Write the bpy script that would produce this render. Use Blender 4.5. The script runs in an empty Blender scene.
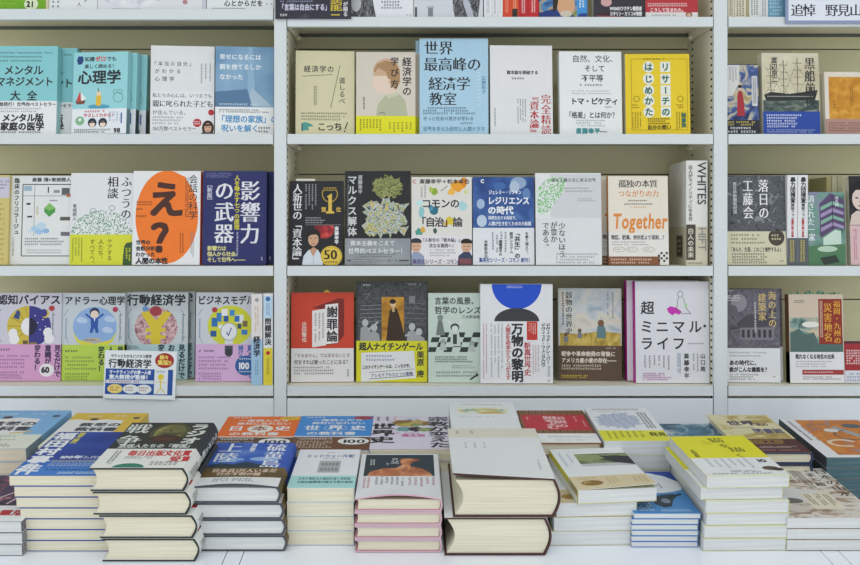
import bpy, math, random
from mathutils import Matrix, Vector

random.seed(7)
SC = bpy.context.scene
COL = SC.collection

# ------------------------------------------------------------------ camera, world, light, exposure
EYE = 1.28                      # eye height above the floor (m); the camera stands at x=0, y=0
FPX, PX0, PY0 = 950.0, 414.0, 232.0
cam = bpy.data.cameras.new('camera')
cam.sensor_width = 36.0
cam.lens = 36.0 * FPX / 860.0
cam.shift_x = 16.0 / 860.0
cam.shift_y = -50.5 / 860.0
camo = bpy.data.objects.new('camera', cam)
camo.location = (0, 0, EYE)
camo.rotation_euler = (math.pi / 2, 0, 0)
COL.objects.link(camo)
SC.camera = camo
SC.view_settings.view_transform = 'Standard'
SC.view_settings.look = 'None'
SC.view_settings.gamma = 1.0
SC.view_settings.use_curve_mapping = False
SC.view_settings.exposure = -0.17

world = bpy.data.worlds.new('shop_ambient')
world.use_nodes = True
SC.world = world
world.node_tree.nodes['Background'].inputs[0].default_value = (0.94, 0.97, 1.0, 1)
world.node_tree.nodes['Background'].inputs[1].default_value = 1.2

def area(name, loc, size, power, rot=(0, 0, 0), col=(0.95, 0.98, 1.0)):
    l = bpy.data.lights.new(name, 'AREA')
    l.shape = 'RECTANGLE'
    l.size, l.size_y = size
    l.energy = power
    l.color = col
    o = bpy.data.objects.new(name, l)
    o.location = loc
    o.rotation_euler = rot
    COL.objects.link(o)
    return o
# fluorescent rows in the shop ceiling
area('ceiling_tube_light', (0.0, 0.35, 2.72), (3.6, 0.25), 13)
area('ceiling_tube_light', (0.0, -1.10, 2.72), (3.6, 0.25), 20)
area('ceiling_tube_light', (0.0, -2.60, 2.72), (3.6, 0.25), 26)

# ------------------------------------------------------------------ helpers: projection (mm, relative to the eye)
SHD = 1943.0                    # distance of the shelf fronts
TH = math.radians(6.5)          # the display table slopes down towards the customer
DK_D, DK_Z = 1415.0, -475.0
cT, sT = math.cos(TH), math.sin(TH)

def deck_pt(x, s, n):
    return (x, DK_D + s * cT - n * sT, DK_Z + s * sT + n * cT)
def proj(p):
    return (PX0 + FPX * p[0] / p[1], PY0 - FPX * p[2] / p[1])
def deck_n(s, py):              # height above the deck at slope position s that shows on photo row py
    k = PY0 - py
    return (k * (DK_D + s * cT) - FPX * (DK_Z + s * sT)) / (FPX * cT + k * sT)
def deck_s(n, py):
    k = PY0 - py
    return (k * (DK_D - n * sT) - FPX * (DK_Z + n * cT)) / (FPX * sT - k * cT)
def deck_x(s, n, px):
    return (px - PX0) * deck_pt(0, s, n)[1] / FPX
def at(px, py, d):              # photo point at distance d (mm) -> metres in the room
    return Vector(((px - PX0) * d / FPX / 1000, d / 1000, EYE + (PY0 - py) * d / FPX / 1000))

# ------------------------------------------------------------------ materials
_M = {}
def lin(c):
    return c / 12.92 if c <= 0.04045 else ((c + 0.055) / 1.055) ** 2.4
def hexrgb(h):
    h = h.lstrip('#')
    return tuple(lin(int(h[i:i + 2], 16) / 255) for i in (0, 2, 4)) + (1.0,)
def mat(h, rough=0.55, spec=0.35, var=0.04, name=None):
    if not isinstance(h, str):
        return h
    key = (h, rough, spec)
    if key in _M:
        return _M[key]
    m = bpy.data.materials.new(name or ('ink_' + h.strip('#')))
    m.use_nodes = True
    nt = m.node_tree
    b = nt.nodes['Principled BSDF']
    b.inputs['Roughness'].default_value = rough
    b.inputs['Specular IOR Level'].default_value = spec
    tc = nt.nodes.new('ShaderNodeTexCoord')
    nz = nt.nodes.new('ShaderNodeTexNoise')
    nz.inputs['Scale'].default_value = 45
    nz.inputs['Detail'].default_value = 3
    nt.links.new(tc.outputs['Object'], nz.inputs['Vector'])
    mx = nt.nodes.new('ShaderNodeMix')
    mx.data_type = 'RGBA'
    c = hexrgb(h)
    mx.inputs[6].default_value = tuple(max(0, v * (1 - var)) for v in c[:3]) + (1,)
    mx.inputs[7].default_value = tuple(min(1, v * (1 + var)) for v in c[:3]) + (1,)
    nt.links.new(nz.outputs['Fac'], mx.inputs[0])
    nt.links.new(mx.outputs[2], b.inputs['Base Color'])
    _M[key] = m
    return m

def art(name, stops, scale=30, kind='noise', detail=4, dist=0.6, stretch=(1, 1, 1), rough=0.5, const=False):
    """printed picture: a procedural pattern through a colour ramp"""
    key = ('art', name)
    if key in _M:
        return _M[key]
    m = bpy.data.materials.new(name)
    m.use_nodes = True
    nt = m.node_tree
    b = nt.nodes['Principled BSDF']
    b.inputs['Roughness'].default_value = rough
    b.inputs['Specular IOR Level'].default_value = 0.35
    tc = nt.nodes.new('ShaderNodeTexCoord')
    mp = nt.nodes.new('ShaderNodeMapping')
    mp.inputs['Scale'].default_value = stretch
    nt.links.new(tc.outputs['Object'], mp.inputs['Vector'])
    rp = nt.nodes.new('ShaderNodeValToRGB')
    if const:
        rp.color_ramp.interpolation = 'CONSTANT'
    if kind == 'noise':
        t = nt.nodes.new('ShaderNodeTexNoise')
        t.inputs['Scale'].default_value = scale
        t.inputs['Detail'].default_value = detail
        t.inputs['Distortion'].default_value = dist
        out = t.outputs['Fac']
    elif kind == 'dots':
        t = nt.nodes.new('ShaderNodeTexVoronoi')
        t.inputs['Scale'].default_value = scale
        out = t.outputs['Distance']
    elif kind == 'cells':
        t = nt.nodes.new('ShaderNodeTexVoronoi')
        t.inputs['Scale'].default_value = scale
        sp = nt.nodes.new('ShaderNodeSeparateColor')
        nt.links.new(t.outputs['Color'], sp.inputs[0])
        out = sp.outputs[0]
    else:
        t = nt.nodes.new('ShaderNodeTexWave')
        t.inputs['Scale'].default_value = scale
        t.inputs['Distortion'].default_value = dist * 10
        t.inputs['Detail'].default_value = detail
        out = t.outputs['Fac']
    nt.links.new(mp.outputs[0], t.inputs['Vector'])
    nt.links.new(out, rp.inputs[0])
    e = rp.color_ramp.elements
    while len(e) > 1:
        e.remove(e[-1])
    e[0].position = stops[0][0]
    e[0].color = hexrgb(stops[0][1])
    for p, h in stops[1:]:
        k = e.new(p)
        k.color = hexrgb(h)
    nt.links.new(rp.outputs[0], b.inputs['Base Color'])
    _M[key] = m
    return m

def paper(name, h1, h2):
    """page edges: fine streaks across the thickness of the block"""
    key = ('paper', name)
    if key in _M:
        return _M[key]
    m = bpy.data.materials.new(name)
    m.use_nodes = True
    nt = m.node_tree
    b = nt.nodes['Principled BSDF']
    b.inputs['Roughness'].default_value = 0.8
    b.inputs['Specular IOR Level'].default_value = 0.15
    tc = nt.nodes.new('ShaderNodeTexCoord')
    mp = nt.nodes.new('ShaderNodeMapping')
    mp.inputs['Scale'].default_value = (6, 900, 6)
    nz = nt.nodes.new('ShaderNodeTexNoise')
    nz.inputs['Scale'].default_value = 1.0
    nz.inputs['Detail'].default_value = 3
    rp = nt.nodes.new('ShaderNodeValToRGB')
    rp.color_ramp.elements[0].position = 0.34
    rp.color_ramp.elements[1].position = 0.62
    rp.color_ramp.elements[0].color = hexrgb(h1)
    rp.color_ramp.elements[1].color = hexrgb(h2)
    nt.links.new(tc.outputs['Object'], mp.inputs[0])
    nt.links.new(mp.outputs[0], nz.inputs['Vector'])
    nt.links.new(nz.outputs['Fac'], rp.inputs[0])
    nt.links.new(rp.outputs[0], b.inputs['Base Color'])
    _M[key] = m
    return m

PG_CREAM = paper('cream_pages', '#cfcab4', '#e2decb')
PG_WHITE = paper('white_pages', '#c3c7c9', '#dadddd')
PG_WARM = paper('tan_pages', '#cfc3ae', '#dfd5c4')
STEEL = mat('#d3dade', 0.4, 0.4, 0.015, 'white_enamelled_steel')
PANEL = mat('#d8d4b0', 0.5, 0.3, 0.02, 'ivory_back_panel')
FLANGE_SHADE = mat('#5f645e', 0.6, 0.3, 0.02, 'shaded_flange_steel')  # flange steel darkened to paint the shade at the back of each shelf
SIDE = mat('#e8e5d0', 0.5, 0.3, 0.02, 'warm_bounce_enamelled_steel')  # shelf enamel tinted ivory and lightened, painting in warm bounced light
DECKM = mat('#e9eef6', 0.28, 0.45, 0.01, 'white_laminate')
PLINTH = mat('#dbe1e6', 0.2, 0.5, 0.01, 'satin_enamelled_steel')
HOLE = mat('#2a2d2c', 0.9, 0.1)
INK, WH, GR, RED = '#2c2e33', '#e6e9ec', '#84888e', '#b5303a'

# ------------------------------------------------------------------ mesh collector
class MB:
    def __init__(self):
        self.v, self.f, self.m, self.mats = [], [], [], []
    def mi(self, m):
        m = mat(m)
        if m not in self.mats:
            self.mats.append(m)
        return self.mats.index(m)
    def face(self, pts, m):
        i = len(self.v)
        self.v += pts
        self.f.append(tuple(range(i, i + len(pts))))
        self.m.append(self.mi(m))
    def box(self, x0, x1, y0, y1, z0, z1, m):
        i = len(self.v)
        self.v += [(x, y, z) for z in (z0, z1) for y in (y0, y1) for x in (x0, x1)]
        k = self.mi(m)
        for q in ((0, 2, 3, 1), (4, 5, 7, 6), (0, 1, 5, 4), (2, 6, 7, 3), (0, 4, 6, 2), (1, 3, 7, 5)):
            self.f.append(tuple(i + a for a in q))
            self.m.append(k)
    def build(self, name, parent=None, smooth=None, xf=None):
        me = bpy.data.meshes.new(name)
        v = self.v if xf is None else [xf(p) for p in self.v]
        me.from_pydata(v, [], self.f)
        for m in self.mats:
            me.materials.append(m)
        me.polygons.foreach_set('material_index', self.m)
        if smooth:
            me.polygons.foreach_set('use_smooth', [True] * len(self.f))
            me.set_sharp_from_angle(angle=math.radians(smooth))
        me.update()
        o = bpy.data.objects.new(name, me)
        COL.objects.link(o)
        if parent is not None:
            o.parent = parent
        return o

def empty(name, label, cat, group=None):
    o = bpy.data.objects.new(name, None)
    o.empty_display_size = 0.02
    COL.objects.link(o)
    o['label'], o['category'] = label, cat
    if group:
        o['group'] = group
    return o
def bevel(o, w=0.001, seg=2):
    b = o.modifiers.new('bevel', 'BEVEL')
    b.width, b.segments, b.limit_method = w, seg, 'ANGLE'
    return o

# ------------------------------------------------------------------ glyphs (built-in font with its CJK fallback)
_G = {}
_fc = bpy.data.curves.new('glyph_source', 'FONT')
_fc.resolution_u = 2
_fc.fill_mode = 'FRONT'
_fo = bpy.data.objects.new('glyph_source', _fc)
COL.objects.link(_fo)
def _mesh_of(s, off):
    _fc.body = s
    _fc.offset = off
    dg = bpy.context.evaluated_depsgraph_get()
    dg.update()
    me = bpy.data.meshes.new_from_object(_fo.evaluated_get(dg))
    v = [(p.co.x, p.co.y) for p in me.vertices]
    f = [tuple(p.vertices) for p in me.polygons]
    bpy.data.meshes.remove(me)
    return v, f
def glyph(ch, off=0.0):
    if (ch, off) in _G:
        return _G[(ch, off)]
    if ch in ' \u3000':
        r = ([], [], 1.0 if ch == '\u3000' else 0.35)
    else:
        v, f = _mesh_of(ch, off)
        adv = 1.0
        if ord(ch) < 0x2000 and v:
            adv = max(p[0] for p in v) + 0.07
        r = ([(x, y + 0.12) for x, y in v], f, adv)
    _G[(ch, off)] = r
    return r
ROT = set('ー〜（）「」『』…――-[]［］—＝')
CORNER = set('。、')
SMALL = set('ァィゥェォッャュョぁぃぅぇぉっゃゅょ')

class Canvas:
    """printed artwork on a face: (cx, cy) runs over the box with cy downwards; put(u, w, layer) lays it on the face"""
    STEP = 6e-6
    def __init__(self, mb, box, W, H, put, base=0.0):
        self.mb, self.W, self.H, self.put = mb, W, H, put
        self.x0, self.y0, self.x1, self.y1 = box
        self.sx, self.sy = W / (self.x1 - self.x0), H / (self.y1 - self.y0)
        self.n, self.base = 0, base
        self.grid = False
    def P(self, cx, cy, lay):
        u = min(max((cx - self.x0) * self.sx, 0.0), self.W)
        w = min(max((self.y1 - cy) * self.sy, 0.0), self.H)
        return self.put(u, w, self.base + lay)
    def lay(self):
        self.n += 1
        return self.n * self.STEP
    def poly(self, pts, col, lay=None):
        l = lay or self.lay()
        self.mb.face([self.P(x, y, l) for x, y in pts][::-1], col)
    def rect(self, x0, y0, x1, y1, col):
        l = self.lay()
        if self.grid:
            N = 10
            for i in range(N):
                for j in range(N):
                    a, b = x0 + (x1 - x0) * i / N, x0 + (x1 - x0) * (i + 1) / N
                    c, d = y0 + (y1 - y0) * j / N, y0 + (y1 - y0) * (j + 1) / N
                    self.mb.face([self.P(a, d, l), self.P(b, d, l), self.P(b, c, l), self.P(a, c, l)], col)
        else:
            self.mb.face([self.P(x0, y1, l), self.P(x1, y1, l), self.P(x1, y0, l), self.P(x0, y0, l)], col)
    def ell(self, cx, cy, rx, ry, col, a0=0, a1=360, n=28):
        full = a1 - a0 >= 360
        k = n if full else n + 1
        self.poly([(cx + rx * math.cos(math.radians(a0 + (a1 - a0) * i / n)), cy - ry * math.sin(math.radians(a0 + (a1 - a0) * i / n))) for i in range(k)][::-1], col)
    def ring(self, cx, cy, rx, ry, w, col, a0=0, a1=360, n=32):
        l = self.lay()
        for i in range(n):
            A, B = (math.radians(a0 + (a1 - a0) * (i + k) / n) for k in (0, 1))
            q = [(cx + rx * math.cos(A), cy - ry * math.sin(A)), (cx + rx * math.cos(B), cy - ry * math.sin(B)),
                 (cx + (rx - w) * math.cos(B), cy - (ry - w) * math.sin(B)), (cx + (rx - w) * math.cos(A), cy - (ry - w) * math.sin(A))]
            self.mb.face([self.P(x, y, l) for x, y in q], col)
    def line(self, xa, ya, xb, yb, w, col, lay=None):
        dx, dy = xb - xa, yb - ya
        L = math.hypot(dx, dy) or 1
        nx, ny = -dy / L * w / 2, dx / L * w / 2
        self.poly([(xa + nx, ya + ny), (xb + nx, yb + ny), (xb - nx, yb - ny), (xa - nx, ya - ny)][::-1], col, lay)
    def frame(self, x0, y0, x1, y1, w, col):
        l = self.lay()
        for q in ((x0, y0, x1, y0), (x0, y1, x1, y1), (x0, y0, x0, y1), (x1, y0, x1, y1)):
            self.line(q[0], q[1], q[2], q[3], w, col, l)
    def _put_glyph(self, ch, x, y, sw, sh, col, b, minc, lay, rot=False, tilt=0.0):
        """glyph in the em box whose left top is (x, y)"""
        v, f, adv = glyph(ch, -0.004 if minc else 0.008)
        if not f:
            return
        sh_ = [(0, 0)]
        if minc:
            k = max(b, 0.018) + 0.006
            sh_ = [(-k, 0), (0, 0), (k, 0)]
        elif b > 0.004:
            sh_ = [(-b, -b), (b, -b), (-b, b), (b, b)]
        k = self.mb.mi(col)
        for q_, (ox, oy) in enumerate(sh_):
            i = len(self.mb.v)
            ly = lay + (q_ - 3) * self.STEP * (1 if len(sh_) > 1 else 0)
            for gx, gy in v:
                gx, gy = gx + ox, gy + oy
                if rot:
                    gx, gy = gy, 1 - gx
                gx += tilt * gy
                self.mb.v.append(self.P(x + gx * sw, y + (1 - gy) * sh, ly))
            for q in f:
                self.mb.f.append(tuple(i + a for a in q))
                self.mb.m.append(k)
    def th(self, s, x, y, size, col=INK, b=0.0, sp=1.0, m=False, xs=1.0, w=None, drop=0.0, tilt=0.0):
        self.n += 4
        lay = self.lay()
        if w is not None:
            tot = sum(glyph(c)[2] for c in s)
            xs = w / (tot * size) if sp == 1.0 else xs
        for c in s:
            self._put_glyph(c, x, y, size * xs, size, col, b, m, lay, tilt=tilt)
            x += glyph(c)[2] * size * xs * sp
            y += drop
    def tv(self, s, x, y, size, col=INK, b=0.0, sp=1.0, m=False, xs=1.0, h=None):
        self.n += 4
        lay = self.lay()
        if h is not None:
            sp = h / (len(s) * size)
        for c in s:
            px, py = x - size * xs / 2, y
            if c in CORNER:
                px, py = px + 0.55 * size, py - 0.5 * size
            elif c in SMALL:
                px, py = px + 0.1 * size, py - 0.08 * size
            elif ord(c) < 0x2000:
                px += (1 - glyph(c)[2]) * size * xs / 2
            self._put_glyph(c, px, py, size * xs, size, col, b, m, lay, rot=c in ROT)
            y += size * sp
    def bars(self, x0, y0, x1, y1, n, col=GR, vert=False, fill=0.42, gaps=True):
        """lines of print too small to read: rows of tiny strokes, a few per character cell"""
        rnd = random.Random(int(x0 * 7 + y0 * 13 + n))
        lay = self.lay()
        self.n += 1
        lay2 = self.lay()
        L = (y1 - y0) if vert else (x1 - x0)
        p = ((x1 - x0) if vert else (y1 - y0)) / n
        cap = 5.2 if abs(self.x1 - self.x0 - 100) < .01 else 2.7
        while p * fill * 1.75 > cap and p * 0.86 > cap:
            n += 1
            p = ((x1 - x0) if vert else (y1 - y0)) / n
        u = min(p * 0.86, p * fill * 1.75)
        for i in range(n):
            a = (x0 if vert else y0) + p * i + (p - u) / 2
            t, end = 0.0, L * (1 - (rnd.random() * 0.28 if gaps else 0))
            while t + u * 0.6 < end:
                if rnd.random() < 0.06 and gaps:
                    t += u
                    continue
                cx, cy = (a, y0 + t) if vert else (x0 + t, a)
                g = u * 0.86
                k = g * 0.2
                o1, o2 = rnd.uniform(0, 0.35), rnd.uniform(0.5, 0.8)
                for ox, oy, w, h, ll in ((0, g * o1, g, k, lay), (g * rnd.uniform(0, .2), g * o2, g * .8, k, lay), (g * rnd.uniform(.15, .65), 0, k, g, lay2)):
                    q = [(cx + ox, cy + oy + h), (cx + ox + w, cy + oy + h), (cx + ox + w, cy + oy), (cx + ox, cy + oy)]
                    self.mb.face([self.P(x, y, ll) for x, y in q], col)
                t += u

# ------------------------------------------------------------------ books
def book(name, label, W, H, T, box=(0, 0, 100, 147), cover='#e6e9ec', spine='R', spine_col=None, hard=False, rnd=0.0,
         pages=None, design=None, obi=None, spine_design=None, group=None, lift=None, inner=None, cat='book', back_col=None, concave=0.0, edge=None):
    """local frame: x across the cover, z up the cover, y into the book; the front cover is the plane y = 0"""
    root = empty(name, label, cat, group)
    pages = pages or PG_CREAM
    tc = 0.0026 if hard else 0.0005
    hs = 0.003 if hard else 0.0004
    NA = 12 if rnd else 1
    def put_front(u, w, l):
        return (u, -l, w)
    D = None
    if lift:
        def D(p):
            x, y, z = p
            if y > T * 0.4:
                return p
            fx = x / W if spine == 'R' else 1 - x / W
            return (x, y - lift(fx if spine == 'R' else fx, z / H), z)
    def mirror(x):
        return x if spine == 'R' else W - x
    def band(mb, z0, z1, out, thick, colf, cols, colb, nz=1, nx=1, edge=None):
        # wrap-around strip: front, rounded spine, back; out = how far it lies outside the cover
        ob_ = min(out, 1.5e-4)
        o = [(W * i / nx, -out) for i in range(nx)] + [(W, -out)]
        k = [0] * nx
        for i in range(1, NA + 1):
            t = i / NA
            o.append((W + (rnd * math.sin(math.pi * t) if rnd else 0) + out * math.sin(math.pi * t), -out + (T + out + ob_) * t))
            k.append(1)
        o.append((0, T + ob_))
        k.append(2)
        inn = []
        for j, (x, y) in enumerate(o):
            if j <= nx:
                inn.append((min(x, W - thick), y + thick))
            elif j == len(o) - 1:
                inn.append((x, y - thick))
            else:
                t = (j - nx) / NA
                inn.append((W - thick + (rnd * math.sin(math.pi * t) if rnd else 0), thick - out + (T + out + ob_ - 2 * thick) * t))
        N = len(o)
        base = len(mb.v)
        for iz in range(nz + 1):
            z = z0 + (z1 - z0) * iz / nz
            mb.v += [(mirror(x), y, z) for x, y in o] + [(mirror(x), y, z) for x, y in inn]
        cm = [mb.mi(c) for c in (colf, cols, colb)]
        ci = mb.mi(inner or '#d9d9d6')
        em = mb.mi(edge) if edge else None
        flip = spine != 'R'
        def add(q, m):
            mb.f.append(tuple(q[::-1]) if flip else tuple(q))
            mb.m.append(m)
        for iz in range(nz):
            a, b = base + iz * 2 * N, base + (iz + 1) * 2 * N
            for j in range(N - 1):
                add((a + j, a + j + 1, b + j + 1, b + j), cm[k[j]])
                add((a + N + j, b + N + j, b + N + j + 1, a + N + j + 1), ci)
            add((a, b, b + N, a + N), cm[0])
            add((a + N - 1, a + 2 * N - 1, b + 2 * N - 1, b + N - 1), cm[2])
        for a, up in ((base, False), (base + nz * 2 * N, True)):
            for j in range(N - 1):
                q = (a + j, a + N + j, a + N + j + 1, a + j + 1)
                add(q[::-1] if up else q, cm[k[j]] if em is None else em)
    g = 10 if lift else 1
    # page block
    pb = MB()
    sp_in = tc if hard else 0.0006
    prof = []
    fe = (0.0035 if hard else 0.0006)
    y0, y1 = tc + 0.0001, T - tc - 0.0001
    for i in range(NA + 1):
        t = i / NA
        prof.append((W - sp_in - 0.0004 + (rnd * 0.92 * math.sin(math.pi * t) if rnd else 0), y0 + (y1 - y0) * t))
    cc = concave or (rnd * 0.8)
    NF = 8 if cc else 1
    for i in range(NF + 1):
        t = i / NF
        prof.append((fe + cc * math.sin(math.pi * t), y1 + (y0 - y1) * t))
    prof = [(mirror(x), y) for x, y in prof]
    if spine != 'R':
        prof = prof[::-1]
    n = len(prof)
    pb.v = [(x, y, hs) for x, y in prof] + [(x, y, H - hs) for x, y in prof]
    k = pb.mi(pages)
    for i in range(n):
        j = (i + 1) % n
        pb.f.append((i, j, n + j, n + i))
        pb.m.append(k)
    pb.f += [tuple(range(n))[::-1], tuple(range(n, 2 * n))]
    pb.m += [k, k]
    pb.build('page_block', root, 40)
    # cover with its print
    cb = MB()
    band(cb, 0, H, 0, tc, cover, spine_col or cover, back_col or spine_col or cover, g, g, edge)
    top = 0.0
    if design:
        cv = Canvas(cb, box, W, H, put_front, 2e-5)
        cv.grid = bool(lift)
        design(cv)
        top = cv.n * cv.STEP
    b = rnd
    if spine == 'R':
        put_sp = lambda u, w, l: (W + b * math.sin(math.pi * u / T) + l, u, w)
    else:
        put_sp = lambda u, w, l: (-b * math.sin(math.pi * u / T) - l, T - u, w)
    if spine_design:
        sb, fn = spine_design
        cv = Canvas(cb, sb, T, H, put_sp, 2e-5 if not obi else 0.0006)
        fn(cv)
    cb.build('cover', root, 40, D)
    if obi:
        hy, ocol, fn = obi[:3]
        Ho = (box[3] - hy) / (box[3] - box[1]) * H
        ob = MB()
        out = top + 8e-5
        band(ob, 0.0002, Ho, out, 2e-4, ocol, ocol, ocol, g, g)
        cv = Canvas(ob, (box[0], hy, box[2], box[3]), W, Ho, lambda u, w, l: (u, -out - l, w), 2e-5)
        cv.grid = bool(lift)
        if fn:
            fn(cv)
        ob.build('belly_band', root, 40, D)
    return root

def copy_thing(o, label):
    c = o.copy()
    COL.objects.link(c)
    c['label'] = label
    for ch in o.children:
        d = ch.copy()
        COL.objects.link(d)
        d.parent = c
    return c

def set_m(o, M):
    o.matrix_world = M

BZ = {'R0': 440.0, 'R1': 200.4, 'R2': -69.5, 'R3': -314.0}
def shelf_book(row, name, label, x0, x1, yt, s=20, T=18, lean=12, yaw=0, ybot=None, H=None, box=None, group=None, **kw):
    """face-out book on shelf row; x0..x1 span of the cover and yt its top as seen from the aisle; s = set-back from the shelf edge (mm)"""
    a, psi = math.radians(lean * 0.3), math.radians(yaw)
    d = SHD + s
    zb = BZ[row] + T * math.sin(a) + 0.3
    X0 = (x0 - PX0) * d / FPX
    k = (x1 - PX0) / FPX
    W = (k * d - X0) / (math.cos(psi) - k * math.sin(psi))
    if H is None:
        dm = d + W / 2 * math.sin(psi)
        H = ((PY0 - yt) * dm - FPX * zb) / (FPX * math.cos(a) - (PY0 - yt) * math.sin(a))
    yb = PY0 - FPX * zb / d
    r = book(name, label, W / 1000, H / 1000, T / 1000, box=box or (x0, yt, x1, yb), group=group, **kw)
    M = Matrix.Translation((X0 / 1000, d / 1000, EYE + zb / 1000)) @ Matrix.Rotation(psi, 4, 'Z') @ Matrix.Rotation(-a, 4, 'X')
    set_m(r, M)
    r['_t'] = T
    r['_h'] = H / 1000
    return r
def behind(o, label, dx=0.0, gap=1.0, n=1, dz=0.0):
    """another copy standing behind o, dx mm to the side"""
    c = copy_thing(o, label)
    T = o['_t']
    lift_ = (T + gap) * n * math.sin(math.radians(3.0)) * 1.4 + 0.4
    set_m(c, Matrix.Translation((0, 0, lift_ / 1000)) @ o.matrix_world @ Matrix.Translation((dx / 1000, (T + gap) * n / 1000, 0)))
    return c
def spine_book(row, name, label, x0, x1, yt, s=18, W=128, spine='L', H=None, roll=0.0, design=None, group=None, box=None, **kw):
    """upright book with its spine to the aisle"""
    d = SHD + s
    zb = BZ[row] + 0.3
    X0, X1 = (x0 - PX0) * d / FPX, (x1 - PX0) * d / FPX
    T = X1 - X0
    if H is None:
        H = ((PY0 - yt) * d - FPX * zb) / FPX
    yb = PY0 - FPX * zb / d
    bx = box or (x0, yt, x1, yb)
    r = book(name, label, W / 1000, H / 1000, T / 1000, box=(0, bx[1], 100, bx[3]), spine=spine, group=group,
             spine_design=(bx, design) if design else None, **kw)
    b = kw.get('rnd', 0.0)
    if spine == 'L':
        M = Matrix.Translation((X1 / 1000, d / 1000 + b, EYE + zb / 1000)) @ Matrix.Rotation(math.pi / 2, 4, 'Z')
    else:
        M = Matrix.Translation((X0 / 1000, d / 1000 + W / 1000 + b, EYE + zb / 1000)) @ Matrix.Rotation(-math.pi / 2, 4, 'Z')
    set_m(r, M)
    return r

ORD = ['top', 'second from top', 'third from top', 'fourth from top', 'fifth from top', 'sixth from top', 'bottom']
def flat_m(x, s, n, W, yaw):
    """matrix that lays a book face up on the sloping table; x, s = its left foot corner, n = height of its front cover (mm)"""
    p = deck_pt(x, s, n)
    base = Matrix.Translation((p[0] / 1000, p[1] / 1000, EYE + p[2] / 1000)) @ Matrix.Rotation(TH, 4, 'X')
    c = Matrix.Translation((W / 2000, 0.09, 0))
    return base @ c @ Matrix.Rotation(math.radians(yaw), 4, 'Z') @ c.inverted() @ Matrix.Rotation(-math.pi / 2, 4, 'X')
def stack(name, desc, toplabel, s0, ntop, xs, Wmm, H, group, yaws=None, ds=None, topkw=None, under=None, **kw):
    """pile of copies lying face up. xs: left edge (mm) bottom to top; ntop: height of the pile; the top copy may differ (topkw)"""
    N = len(xs)
    T = ntop / N - 0.9
    W = Wmm
    yaws = yaws or [0] * N
    ds = ds or [0] * N
    roots = []
    proto = None
    for i in range(N):
        k = N - 1 - i
        o_word = 'bottom' if i == 0 else ORD[k]
        lab = toplabel if k == 0 else f'{desc}, {o_word} of pile'
        if k == 0 and topkw:
            r = book(name, lab, W / 1000, H / 1000, T / 1000, group=group, **{**kw, **topkw})
        elif proto is None:
            r = proto = book(name, lab, W / 1000, H / 1000, T / 1000, group=group, **kw)
        else:
            r = copy_thing(proto, lab)
        n = (i + 1) * (T + 0.9)
        set_m(r, flat_m(xs[i], s0 + ds[i], n, W, yaws[i]))
        roots.append(r)
    return roots

# ------------------------------------------------------------------ room shell
def struct(name, bx, m):
    b = MB()
    b.box(*bx, m)
    o = b.build(name)
    o['kind'] = 'structure'
    o['label'] = name.replace('_', ' ')
    return o
struct('unseen_bounce_floor', (-3, 3, -0.2, 2.3, -0.05, 0.0), mat('#d2ccba', 0.5, 0.3, 0.05, 'pale_bounce_vinyl'))  # unseen floor, kept pale and cut short so light reaches shelf undersides
struct('ceiling', (-4, 4, -4, 2.3, 2.8, 2.85), mat('#e4e4e0', 0.8, 0.2, 0.02, 'ceiling_tile'))
struct('wall_back', (-4, 4, 2.145, 2.2, 0, 2.8), mat('#cfcfc8', 0.8, 0.2, 0.02, 'painted_wall'))

# ------------------------------------------------------------------ bookcase
E = EYE
case = empty('bookcase', 'white steel wall shelving with perforated uprights holding the face-out books', 'bookcase')
case.location = (0, SHD / 1000, 0)
bpy.context.view_layer.update()
def cz(o):
    o.parent = case
    o.matrix_parent_inverse = case.matrix_world.inverted()
    return o
F, RB = 1.943, 2.128
UPS = ((-0.286, -0.261), (0.6135, 0.641))
BAYS = ((-1.175, -0.286), (-0.261, 0.6135), (0.641, 1.530))
for ux0, ux1 in UPS:
    b = MB()
    b.box(ux0, ux1, F, F + 0.012, 0.80, E + 0.78, STEEL)
    b.box(ux0, ux1, F + 0.012, RB + 0.004, 0.80, E + 0.78, SIDE)
    zz = E - 0.40
    while zz < E + 0.70:
        for yy in (F + 0.0165, F + 0.150):
            for xx, sg in ((ux0, -1), (ux1, 1)):
                x = xx + sg * 0.0002
                q = [(x, yy - 0.0055, zz), (x, yy + 0.0055, zz), (x, yy + 0.0055, zz + 0.0042), (x, yy - 0.0055, zz + 0.0042)]
                b.face(q if sg > 0 else q[::-1], HOLE)
        zz += 0.01455
    cz(b.build('upright'))
def board(x0, x1, zt, zb, gap=0.002):
    b = MB()
    x0, x1 = x0 + gap, x1 - gap
    t = 0.0015
    b.box(x0, x1, F + 0.0005, RB - 0.003, zt - t, zt, SIDE)                # deck of the tray
    b.box(x0, x1, F - 0.001, F + t, zb, zt, STEEL)                          # front lip
    b.box(x0, x1, F + t, F + 0.012, zb, zb + t, STEEL)                      # folded return of the lip
    b.box(x0, x1, RB - 0.03, RB - 0.0285, zt - 0.009, zt - t, FLANGE_SHADE)         # rear flange, its dark grey paints in the shadowed gap
    o = cz(b.build('shelf_board'))
    for xs in (x0, x1):
        k = MB()
        a, c = (xs, xs + 0.006) if xs == x0 else (xs - 0.006, xs)
        k.box(a, c, F + 0.014, RB - 0.032, zb - 0.0005, zt - t - 0.0002, SIDE)
        e = 0.004 if xs == x0 else -0.004
        k.box(min(a, c) - (0 if xs == x0 else 0.006), max(a, c) + (0.006 if xs == x0 else 0), RB - 0.06, RB - 0.032, zb - 0.001, zb + 0.006, SIDE)
        h = k.build('bracket', o)
    return o
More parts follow.
